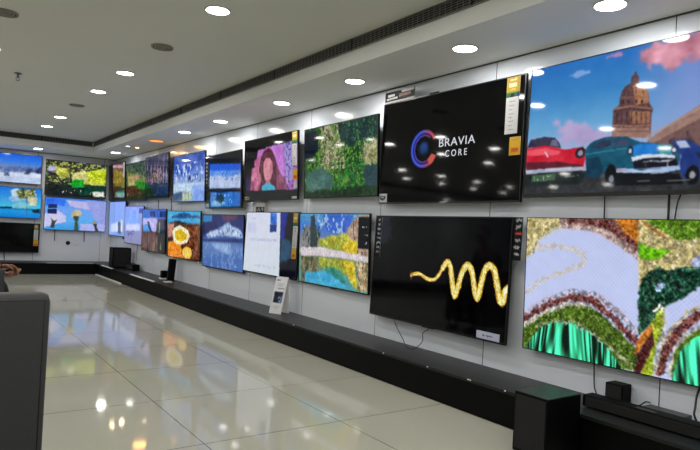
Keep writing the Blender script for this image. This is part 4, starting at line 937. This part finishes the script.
lab(tB, 'sticker', 1.447, .829, .0, .90, .072, .992, [('g', (), (0, 206, 210, 212, 1000, 190, 194, 196), []), ('p', (40, 44, 50), (14, 0, 9), [(180, 200), (830, 260), (800, 560), (500, 760), (160, 600)]), ('p', (190, 190, 190), (8, 0, 9), [(300, 330), (700, 380), (650, 470), (300, 430)])], 16, 14, label='white sticker with dark emblem')
# black card with white print standing on top of the ring-logo set
cc = lab(tB, 'top_card', 1.447, .829, .006, -.112, .262, -.002, [('g', (), (0, 16, 16, 18, 1000, 14, 14, 16), []),
     ('p', (226, 226, 226), (12, 0, 9), [(90, 250), (330, 230), (330, 430), (90, 460)]), ('p', (206, 206, 206), (12, 0, 9), [(60, 560), (420, 530), (420, 680), (60, 720)]),
     ('p', (150, 120, 110), (22, 30, 20), [(480, 330), (860, 300), (860, 560), (480, 600)]), ('p', (232, 232, 232), (4, 0, 9), [(540, 0), (960, 0), (960, 200), (560, 240)]),
     ('p', (214, 214, 214), (6, 0, 9), [(0, 880), (1000, 820), (1000, 960), (0, 1000)]), ('p', (90, 60, 40), (10, 0, 9), [(600, 540), (700, 540), (700, 700), (600, 700)])], 60, 24, label='black card with white print')
lab(tB, 'sensor', 1.447, .829, .38, -.014, .45, .0, [('g', (), (0, 20, 20, 22, 1000, 20, 20, 22), [])], 2, 2)
# labels of the woman picture
lab(tW, 'price_label', 1.246, .704, .906, .0, .985, .185, YEL[:4], 8, 18, label='yellow label')
lab(tW, 'price_label', 1.246, .704, .907, .19, .982, .505, WHT, 8, 26, label='long white label')
lab(tW, 'price_label', 1.246, .704, .917, .55, .999, .715, ORG, 8, 16, label='orange label')
lab(tW, 'sticker', 1.246, .704, .935, .74, .985, .84, WHT[:1], 3, 6, label='small grey sticker')
lab(tW, 'sticker', 1.246, .704, .01, .93, .1, .99, [('g', (), (0, 176, 166, 110, 1000, 150, 150, 140), []), ('p', (30, 30, 30), (14, 0, 9), [(100, 400), (900, 300), (900, 560), (100, 640)])], 10, 6, label='gold and white sticker')
lab(tW, 'sticker', 1.246, .704, .905, .95, .985, .985, WHT[:1], 4, 3, label='small white sticker')
# labels of the white text page set
lab(tR, 'price_label', 1.228, .695, .897, .01, .972, .20, YEL[:4], 8, 18, label='yellow label')
lab(tR, 'price_label', 1.228, .695, .905, .205, .98, .53, WHT, 8, 26, label='long white label')
lab(tR, 'price_label', 1.228, .695, .905, .53, .978, .69, ORG, 8, 16, label='orange label')
# black off set on the back wall
lab(tc_, 'price_label', .983, .557, .90, .03, .975, .22, [('g', (), (0, 120, 116, 100, 1000, 150, 140, 100), [])]+YEL[1:3], 8, 10, label='dull yellow label')
lab(tc_, 'price_label', .983, .557, .90, .225, .975, .56, WHT, 8, 18, label='white label')
lab(tc_, 'price_label', .983, .557, .90, .565, .985, .77, ORG[:2], 8, 12, label='orange label')
# far set
lab(tL, 'price_label', 1.2, .717, .80, .50, .99, .69, [('g', (), (0, 176, 176, 90, 1000, 160, 156, 70), [])], 6, 6, label='yellow label')
lab(tL, 'price_label', 1.2, .717, .90, .02, 1.0, .42, WHT[:1], 4, 8, label='white label')
# feature strips of the golden coil set
def icons(n, seed, red=()):
    r = random.Random(seed); o = [('g', (), (0, 12, 13, 18, 1000, 10, 10, 14), [])]
    for k in range(n):
        y = 30+950*k/n; hh = 950/n*.42; c = (190, 60, 60) if k in red else (168, 170, 176)
        o.append(('p', c, (20, 30, 30), [(int(140+r.random()*160), int(y)), (int(700+r.random()*250), int(y+6)), (int(700+r.random()*200), int(y+hh)), (int(160+r.random()*100), int(y+hh))]))
    return o
lab(tO, 'feature_strip', 1.462, .824, .012, .02, .058, .41, icons(8, 3), 14, 80, label='black strip of white icons')
oz = lab(tO, 'feature_strip', 1.462, .824, 1.002, .0, 1.05, .335, icons(6, 5, (2,)), 14, 60, label='black side strip of icons', y=.006)
lab(tO, 'name_sticker', 1.462, .824, .83, .925, .967, .99, [('g', (), (0, 214, 220, 246, 1000, 206, 210, 240), []),
    ('p', (70, 80, 110), (10, 0, 9), [(250, 440), (330, 400), (380, 520), (300, 620)]), ('p', (80, 90, 120), (10, 0, 9), [(420, 420), (690, 400), (700, 540), (430, 560)]), ('p', (150, 156, 180), (6, 0, 9), [(300, 700), (640, 690), (640, 740), (300, 750)])], 40, 16, label='pale name sticker')
# letter strip and sticker of the split-picture set
lab(tM, 'feature_strip', 1.236, .699, .01, .1, .085, .58, icons(6, 8), 8, 40, label='black strip of white letters')
lab(tM, 'sticker', 1.236, .699, .015, .905, .11, .985, [('g', (), (0, 200, 204, 210, 1000, 190, 196, 200), [])], 6, 5, label='white sticker')
# small hardware peeking out below sets
def under(tvo, x, w, h, name, m):
    MB().box(x-w/2, x+w/2, .004, .03, -h, .002, .002).build(name, m, tvo)
under(tW, -.52, .16, .012, 'logo_bar', M['bezel']); under(tT, .55, .05, .02, 'sensor', M['white']); under(tU, .5, .05, .018, 'sensor', M['white'])
under(tO, -.02, .12, .008, 'sensor', M['bezel']); under(tS, -.5, .04, .012, 'sensor', M['bezel'])
under(tQ, .03, .1, .008, 'sensor', M['bezel']); under(tX, .5, .1, .04, 'sensor', M['house'])

# small display card hung between the woman picture and the text page
dc = empty('shelf_card', (WX-.03, 6.2, 1.245)); dc.rotation_euler = (0, 0, R(-90)); tag(dc, 'small white and black card fixed between the woman picture and the text page', 'card')
def card_at(root, x, y, ops, w, h, nx, ny): 
    picture_mesh('card_face', paint(ops, nx, ny, w/h, 5), -w/2+x, w/2+x, y, y+h, -.0125, M['print'], root)
MB().box(-.11, .11, -.012, .029, 0, .115, .002).build('card_body', M['white'], dc)
card_at(dc, 0, .002, [('g', (), (0, 206, 206, 206, 480, 190, 190, 190, 500, 20, 20, 22, 1000, 24, 24, 26), []), ('n', (220, 220, 220), (8, .02, .6), [(80, 560), (950, 560), (950, 900), (80, 900)])], .215, .11, 24, 16)

# ------------------------------------------------------------------ things on and by the platform
# subwoofer standing on the floor against the platform
sw = empty('subwoofer', (2.628, 1.895, 0)); tag(sw, 'large black subwoofer box standing on the floor in front of the platform', 'speaker')
MB().box(-.134, .134, -.1, .1, .014, .31, .004).build('cabinet', M['spk'], sw)
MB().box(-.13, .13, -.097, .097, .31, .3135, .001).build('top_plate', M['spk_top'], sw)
MB().box(-.1365, -.134, -.09, .09, .03, .3, .001).build('grille_cloth', M['cloth'], sw)
for x in (-.11, .11):
    for y in (-.08, .08): MB().cyl((x, y, .007), .014, .014, 16).build('foot', M['cable'], sw)
# soundbar on the platform
sb = empty('soundbar', (2.95, 1.3, PZ)); tag(sb, 'long black soundbar lying on the platform beneath the parrot-coloured mosaic screen', 'soundbar')
MB().box(-.045, .045, -.55, .58, .004, .066, .008).build('body', M['spk'], sb)
MB().box(-.048, -.044, -.53, .56, .01, .058, .001).build('grille_cloth', M['cloth'], sb)
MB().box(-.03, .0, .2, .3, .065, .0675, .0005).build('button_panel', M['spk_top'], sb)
# small cube speaker
cs = empty('cube_speaker', (3.11, 1.80, PZ)); tag(cs, 'small black cube speaker on the platform beneath the left half of the mosaic screen', 'speaker')
MB().box(-.045, .045, -.05, .05, .003, .122, .006).build('cabinet', M['spk'], cs)
MB().box(-.048, -.045, -.044, .044, .01, .114, .001).build('grille_cloth', M['cloth'], cs)
# black box on the platform in the corner, with a low bar beside it
fb = empty('speaker_box', (2.93, 11.25, PZ)); tag(fb, 'square black speaker box on the platform near the far corner', 'speaker')
MB().box(-.16, .16, -.13, .13, .01, .37, .006).build('cabinet', M['spk'], fb)
MB().box(-.14, .14, -.134, -.13, .03, .35, .001).build('grille_cloth', M['cloth'], fb)
for x in (-.12, .12): MB().box(x-.015, x+.015, -.1, .1, 0, .011).build('foot', M['cable'], fb)
lb = empty('soundbar', (3.04, 10.83, PZ)); tag(lb, 'short black soundbar lying on the platform beside the far square speaker box', 'soundbar')
MB().box(-.06, .06, -.24, .26, .003, .11, .01).build('body', M['spk'], lb)
MB().box(-.063, -.059, -.22, .24, .015, .095, .001).build('grille_cloth', M['cloth'], lb)
# upright slab speaker and its small companion
ts = empty('tower_speaker', (3.02, 8.78, PZ)); tag(ts, 'slim upright black speaker on the platform below the pasta picture', 'speaker')
MB().box(-.05, .05, -.035, .035, .012, .33, .012, Matrix.Rotation(R(4), 4, 'Y')).build('body', M['spk'], ts)
MB().box(-.06, .06, -.06, .06, 0, .012, .003).build('base', M['spk'], ts)
sc_ = empty('small_speaker', (3.03, 9.1, PZ)); tag(sc_, 'small black speaker on a white pad beside the slim upright speaker', 'speaker')
MB().box(-.045, .045, -.045, .045, .02, .13, .01).build('body', M['spk'], sc_)
MB().box(-.06, .05, -.06, .05, 0, .02, .002).build('white_pad', M['white'], sc_)
wp = MB().box(-.05, .05, -.06, .06, 0, .012, .002).build('white_box', M['white'], loc=(2.93, 8.62, PZ)); tag(wp, 'flat little white box lying on the platform by the slim upright speaker', 'box')

# white standing card (A-frame) on the platform
st = empty('standing_card', (3.03, 5.42, PZ)); st.rotation_euler = (0, 0, R(-66)); tag(st, 'white folded standing card with a dark picture on the platform', 'display card')
lean = Matrix.Translation((0, -.1, 0)) @ Matrix.Rotation(R(-15), 4, 'X')
fr = MB(); fr.box(-.075, .075, 0, .003, 0, .37, 0, lean); fr.build('front_panel', M['card'], st)
lean2 = Matrix.Translation((0, .045, 0)) @ Matrix.Rotation(R(6), 4, 'X')
MB().box(-.075, .075, -.003, 0, 0, .37, 0, lean2).build('back_panel', M['card'], st)
C = paint([('g', (), (0, 222, 222, 226, 1000, 216, 216, 220), []), ('p', (90, 96, 160), (6, 0, 9), [(120, 50), (420, 50), (420, 80), (120, 80)]),
    ('p', (150, 150, 156), (4, 0, 9), [(200, 160), (800, 160), (800, 175), (200, 175)]), ('p', (150, 150, 156), (4, 0, 9), [(200, 210), (760, 210), (760, 225), (200, 225)]),
    ('p', (130, 130, 136), (4, 0, 9), [(300, 285), (900, 285), (900, 310), (300, 310)]), ('p', (52, 58, 84), (3, 40, 9), [(130, 390), (860, 390), (860, 700), (130, 700)]),
    ('p', (150, 160, 190), (30, 30, 9), [(560, 540), (800, 520), (800, 680), (600, 680)]), ('n', (24, 26, 40), (20, .05, 1), [(130, 480), (700, 480), (700, 700), (130, 700)]),
    ('p', (180, 180, 186), (4, 0, 9), [(200, 800), (800, 800), (800, 815), (200, 815)]), ('p', (180, 180, 186), (4, 0, 9), [(200, 850), (700, 850), (700, 862), (200, 862)])], 40, 96, .4, 9)
pc = picture_mesh('printed_front', C, -.074, .074, .002, .368, 0, M['print'], st); pc.matrix_local = lean @ Matrix.Translation((0, -.0006, 0))

# wall fittings and cables
def cable(pts, label, r=.0035, group=None):
    P = [Vector(p) for p in pts]; out = []
    for i in range(len(P)-1):
        a, b, c, d = P[max(i-1, 0)], P[i], P[i+1], P[min(i+2, len(P)-1)]
        for k in range(6):
            t = k/6; out.append(.5*((2*b)+(c-a)*t+(2*a-5*b+4*c-d)*t*t+(3*b-a-3*c+d)*t**3))
    out.append(P[-1])
    return tag(MB().tube(out, r, 6).build('power_cable', M['cable'], smooth=True), label, 'cable', group)
cable([(3.15, 3.756, .42), (3.148, 3.756, .379), (3.12, 3.677, .327), (3.10, 3.573, .25), (3.07, 3.499, .2165), (3.07, 3.409, .2185), (3.10, 3.357, .28), (3.12, 3.378, .337), (3.13, 3.331, .375), (3.14, 3.331, .42)], 'black cable looping down from the golden coil screen to the platform', .0032)
cable([(3.15, 1.961, 1.40), (3.155, 1.961, 1.34), (3.155, 1.958, 1.2), (3.155, 1.958, 1.16)], 'vertical black cable between the old cars picture and the mosaic screen, left one')
cable([(3.15, 1.595, 1.40), (3.155, 1.595, 1.34), (3.155, 1.595, 1.2), (3.155, 1.6, 1.16)], 'vertical black cable between the old cars picture and the mosaic screen, middle one')
cable([(3.15, 1.535, 1.40), (3.155, 1.542, 1.344), (3.155, 1.555, 1.303), (3.155, 1.566, 1.2), (3.155, 1.57, 1.16)], 'slanting black cable between the old cars picture and the mosaic screen, right one')
cable([(3.15, 1.974, .46), (3.15, 1.974, .395), (3.15, 1.97, .3), (3.148, 1.96, .25), (3.14, 1.93, .222), (3.13, 1.9, .2165)], 'black cable hanging from the lower left of the mosaic screen to the platform')
cable([(3.14, 1.775, .2165), (3.145, 1.74, .2175), (3.148, 1.70, .232), (3.15, 1.67, .258), (3.15, 1.645, .262)], 'short black cable arching from the cube speaker to the flat grey box')
cable([(3.158, 1.405, .40), (3.14, 1.411, .355), (3.12, 1.407, .30), (3.10, 1.40, .268), (3.1, 1.37, .225), (3.09, 1.30, .2165)], 'black cable at the right edge of the picture beneath the mosaic screen', .005)
cable([(3.15, 10.99, .70), (3.15, 10.99, .55), (3.148, 11.0, .40), (3.14, 11.0, .34)], 'thin cable hanging on the wall above the far short soundbar', .004)
cable([(3.15, 9.32, 1.45), (3.155, 9.32, 1.40), (3.155, 9.30, 1.30), (3.15, 9.30, 1.2)], 'black cable on the wall above the left side of the pasta picture', .005)
cable([(3.15, 9.96, 1.45), (3.155, 9.96, 1.42), (3.155, 9.95, 1.30), (3.15, 9.95, 1.2)], 'black cable on the wall beneath the dark purple forest picture', .005)
yb = BY-.012
cable([(2.11, yb, .85), (2.11, yb, .75), (2.115, yb, .60)], 'left short cable hanging below the spiky plants picture', .007)
cable([(2.65, yb, .85), (2.65, yb, .78), (2.655, yb, .60)], 'right short cable hanging below the spiky plants picture', .007)
cable([(1.27, yb, .40), (1.27, yb, .32), (1.28, yb, .2165)], 'cable hanging below the switched-off black television', .008)
mp = empty('media_player', (3.085, 1.53, PZ)); tag(mp, 'flat dark grey box on the platform against the wall behind the long soundbar', 'media box')
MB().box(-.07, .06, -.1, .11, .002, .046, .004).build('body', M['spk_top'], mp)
MB().box(-.0715, -.069, -.05, .05, .014, .03, .0005).build('front_window', M['bezel'], mp)
wc = MB().box(-.03, .03, -.02, .02, 0, .004, .0005).build('paper_slip', M['card'], loc=(3.06, 1.39, PZ)); wc.rotation_euler = (0, 0, .4); tag(wc, 'small white paper slip on the platform at the right edge of the picture', 'paper')
so = empty('wall_socket', (2.51, BY, .54)); tag(so, 'white double socket plate low on the back wall', 'socket')
MB().box(-.06, .06, -.008, 0, -.035, .035, .002).build('plate', M['white'], so)
for x in (-.03, .01, .035): MB().cyl((x, -.0085, 0), .004, .002, 10, axis='y').build('pin_hole', M['slot'], so)
ho = tag(MB().cyl((0, 0, 0), .04, .01, 28, axis='y').build('cable_port', M['dark'], loc=(2.36, BY-.005, .567)), 'round black cable opening low on the back wall', 'cable port')

# ------------------------------------------------------------------ armchairs
def armchair(name, loc_, rz, label, back_h, width, arm_h, back_t=.1):
    """origin on the floor under the middle of the backrest's outer face, seat towards +Y"""
    root = empty(name, loc_, (0, 0, rz)); tag(root, label, 'armchair')
    w = width/2
    b = MB(); b.box(-w, w, 0, back_t, .12, back_h, .028); b.build('backrest', M['grey'], root, True)
    pp = MB(); pp.tube([(-w+.02, .003, .15), (-w+.02, .003, back_h-.022), (w-.02, .003, back_h-.022), (w-.02, .003, .15)], .003, 6); pp.build('piping', M['greyd'], root, True)
    MB().box(-w+.07, w-.07, back_t, .62, .13, .30, .02).build('seat_base', M['greyd'], root, True)
    MB().box(-w+.075, w-.075, back_t+.002, .63, .30, .40, .035).build('seat_cushion', M['grey'], root, True)
    for s in (-1, 1):
        x0, x1 = (-w, -w+.07) if s < 0 else (w-.07, w)
        MB().box(x0, x1, back_t*.9, .64, .12, arm_h, .02).build('armrest', M['grey'], root, True)
        for y in (.05, .58): MB().cyl((s*(w-.05), y, .06), .014, .122, 12, .02).build('leg', M['steel'], root, True)
    for p in root.children:
        p.data.materials[0] = p.data.materials[0]
    return root
armchair('armchair', (.005, 2.25, 0), 0, 'dark grey upholstered armchair seen from behind, large at the lower left', .808, .73, .6)
pa = armchair('armchair', (-.12, 5.51, 0), R(-90), 'grey armchair with a seated person, cut by the left edge of the picture', .84, .72, .66, .1)

# ------------------------------------------------------------------ seated person
def skin_obj(name, verts, edges, radii, m, parent=None, root=0, sub=2):
    me = bpy.data.meshes.new(name); me.from_pydata([Vector(v) for v in verts], edges, [])
    o = bpy.data.objects.new(name, me); COL.objects.link(o)
    sk = o.modifiers.new('skin', 'SKIN'); sk.use_smooth_shade = True
    ss = o.modifiers.new('sub', 'SUBSURF'); ss.levels = sub; ss.render_levels = sub
    for i, d in enumerate(me.skin_vertices[0].data):
        r = radii[i]; d.radius = r if isinstance(r, tuple) else (r, r); d.use_root = (i == root)
    dg = bpy.context.evaluated_depsgraph_get(); dg.update()
    nm = bpy.data.meshes.new_from_object(o.evaluated_get(dg)); nm.name = name
    bpy.data.objects.remove(o, do_unlink=True)
    nm.materials.clear(); nm.materials.append(m)
    for p in nm.polygons: p.use_smooth = True
    n = bpy.data.objects.new(name, nm); COL.objects.link(n)
    if parent is not None: n.parent = parent
    return n
pr = empty('person', (.06, 5.51, .0)); tag(pr, 'seated person leaning forward with clasped bare hands, cut by the left edge', 'person')
ox, oy = -.10, -5.51
def W(x, y, z): return (x+ox, y+oy, z)
# body: one continuous figure (pelvis, spine, head, arms, legs)
V = [W(.14, 5.51, .54), W(.15, 5.51, .70), W(.19, 5.51, .88), W(.23, 5.51, 1.02), W(.27, 5.51, 1.11), W(.31, 5.51, 1.19),
     W(.19, 5.42, .52), W(.56, 5.37, .52), W(.56, 5.36, .30), W(.50, 5.36, .09),
     W(.19, 5.60, .52), W(.56, 5.66, .52), W(.56, 5.67, .30), W(.50, 5.67, .09),
     W(.22, 5.34, .99), W(.24, 5.29, .72), W(.40, 5.35, .685), W(.555, 5.41, .665),
     W(.22, 5.68, .99), W(.24, 5.73, .72), W(.40, 5.62, .64), W(.555, 5.52, .615)]
E_ = [(0, 1), (1, 2), (2, 3), (3, 4), (4, 5), (0, 6), (6, 7), (7, 8), (8, 9), (0, 10), (10, 11), (11, 12), (12, 13), (3, 14), (14, 15), (15, 16), (16, 17), (3, 18), (18, 19), (19, 20), (20, 21)]
rad = [.115, .125, .135, .11, .05, .055, .085, .062, .052, .04, .085, .062, .052, .04, .06, .045, .04, .029, .06, .045, .04, .029]
body = skin_obj('body', V, E_, rad, M['skin'], pr)
# clothing follows the body: jumper with sleeves to the forearm, trousers
VS = [V[0], V[1], V[2], V[3], V[14], V[15], W(.34, 5.33, .675), V[18], V[19], W(.34, 5.65, .665), W(.245, 5.51, 1.06)]
VS[0] = W(.14, 5.51, .58)
skin_obj('jumper', VS, [(0, 1), (1, 2), (2, 3), (3, 4), (4, 5), (5, 6), (3, 7), (7, 8), (8, 9), (3, 10)], [.14, .145, .155, .125, .074, .058, .05, .074, .058, .05, .07], M['shirt'], pr)
skin_obj('trousers', [V[0], V[6], V[7], V[8], W(.505, 5.36, .12), V[10], V[11], V[12], W(.505, 5.67, .12)], [(0, 1), (1, 2), (2, 3), (3, 4), (0, 5), (5, 6), (6, 7), (7, 8)], [.135, .1, .075, .066, .06, .1, .075, .066, .06], M['trouser'], pr)
for y in (5.36, 5.67):
    skin_obj('shoe', [W(.48, y, .055), W(.56, y, .05), W(.68, y, .04)], [(0, 1), (1, 2)], [(.045, .05), (.045, .045), (.04, .032)], M['shoe'], pr)
hd = MB().sphere(W(.34, 5.51, 1.285), .098, .078, .118, 24)
hd.sphere(W(.438, 5.51, 1.275), .018, .014, .024, 12)            # nose
hd.sphere(W(.33, 5.431, 1.28), .02, .01, .03, 10); hd.sphere(W(.33, 5.589, 1.28), .02, .01, .03, 10)
hd.sphere(W(.40, 5.51, 1.215), .04, .035, .03, 14)
hd.build('head', M['skin'], pr, True)
hr = MB().sphere(W(.32, 5.51, 1.315), .102, .086, .105, 24); hr.build('hair', M['hair'], pr, True)
for y in (5.48, 5.54): MB().sphere(W(.428, y, 1.295), .01, .014, .008, 10).build('eye', M['eye'], pr, True)
MB().sphere(W(.432, 5.51, 1.232), .008, .024, .006, 10).build('mouth', mat('lips', (120, 60, 56), .5, noise=.05), pr, True)
# hands: palm plus five separate, unequal, bent fingers, clasped beyond the knees
def hand(wrist, fwd, side, up, s=1.0, curl=.5):
    f, sd, u = Vector(fwd).normalized(), Vector(side).normalized(), Vector(up).normalized(); w = Vector(wrist)
    P = lambda a, b, c: tuple(w+f*a*s+sd*b*s+u*c*s)
    vs = [P(0, 0, 0), P(.035, 0, .002), P(.07, .0, .004)]; es = [(0, 1), (1, 2)]; rr = [(.026, .02), (.036, .017), (.038, .015)]
    pal = skin_obj('palm', vs, es, rr, M['skin'], pr, 0)
    for k, (b, L, r) in enumerate(((-.030, .078, .0088), (-.010, .088, .0092), (.010, .082, .009), (.029, .064, .008))):
        a0, c0 = .078-.004*abs(k-1), .004; an = 0; pts = [P(a0-.02, b*.95, c0)]; a, c = a0, c0
        pts.append(P(a, b, c))
        for j, seg in enumerate((.45, .32, .25)):
            an += curl*(.75+.25*j+.06*k); a += math.cos(an)*L*seg; c -= math.sin(an)*L*seg
            pts.append(P(a, b*(1+.04*j), c))
        skin_obj('finger', pts, [(i, i+1) for i in range(4)], [r*1.1, r*1.08, r, r*.92, r*.75], M['skin'], pr, 0)
        tip = Vector(pts[-1]); MB().sphere(tuple(tip+f*.004*s+u*.004), .005, .005, .004, 8).build('fingernail', M['nail'], pr, True)
    skin_obj('thumb', [P(.02, -.028, -.004), P(.042, -.05, -.012), P(.066, -.058, -.022), P(.088, -.05, -.034)], [(0, 1), (1, 2), (2, 3)], [.014, .0115, .0105, .008], M['skin'], pr, 0)
hand(W(.555, 5.41, .665), (.97, .12, -.12), (.1, .9, -.35), (.12, .35, .93), 1.05, .62)
hand(W(.555, 5.515, .605), (.96, -.3, -.12), (-.2, -.85, -.5), (.1, -.5, -.87), 1.05, .36)
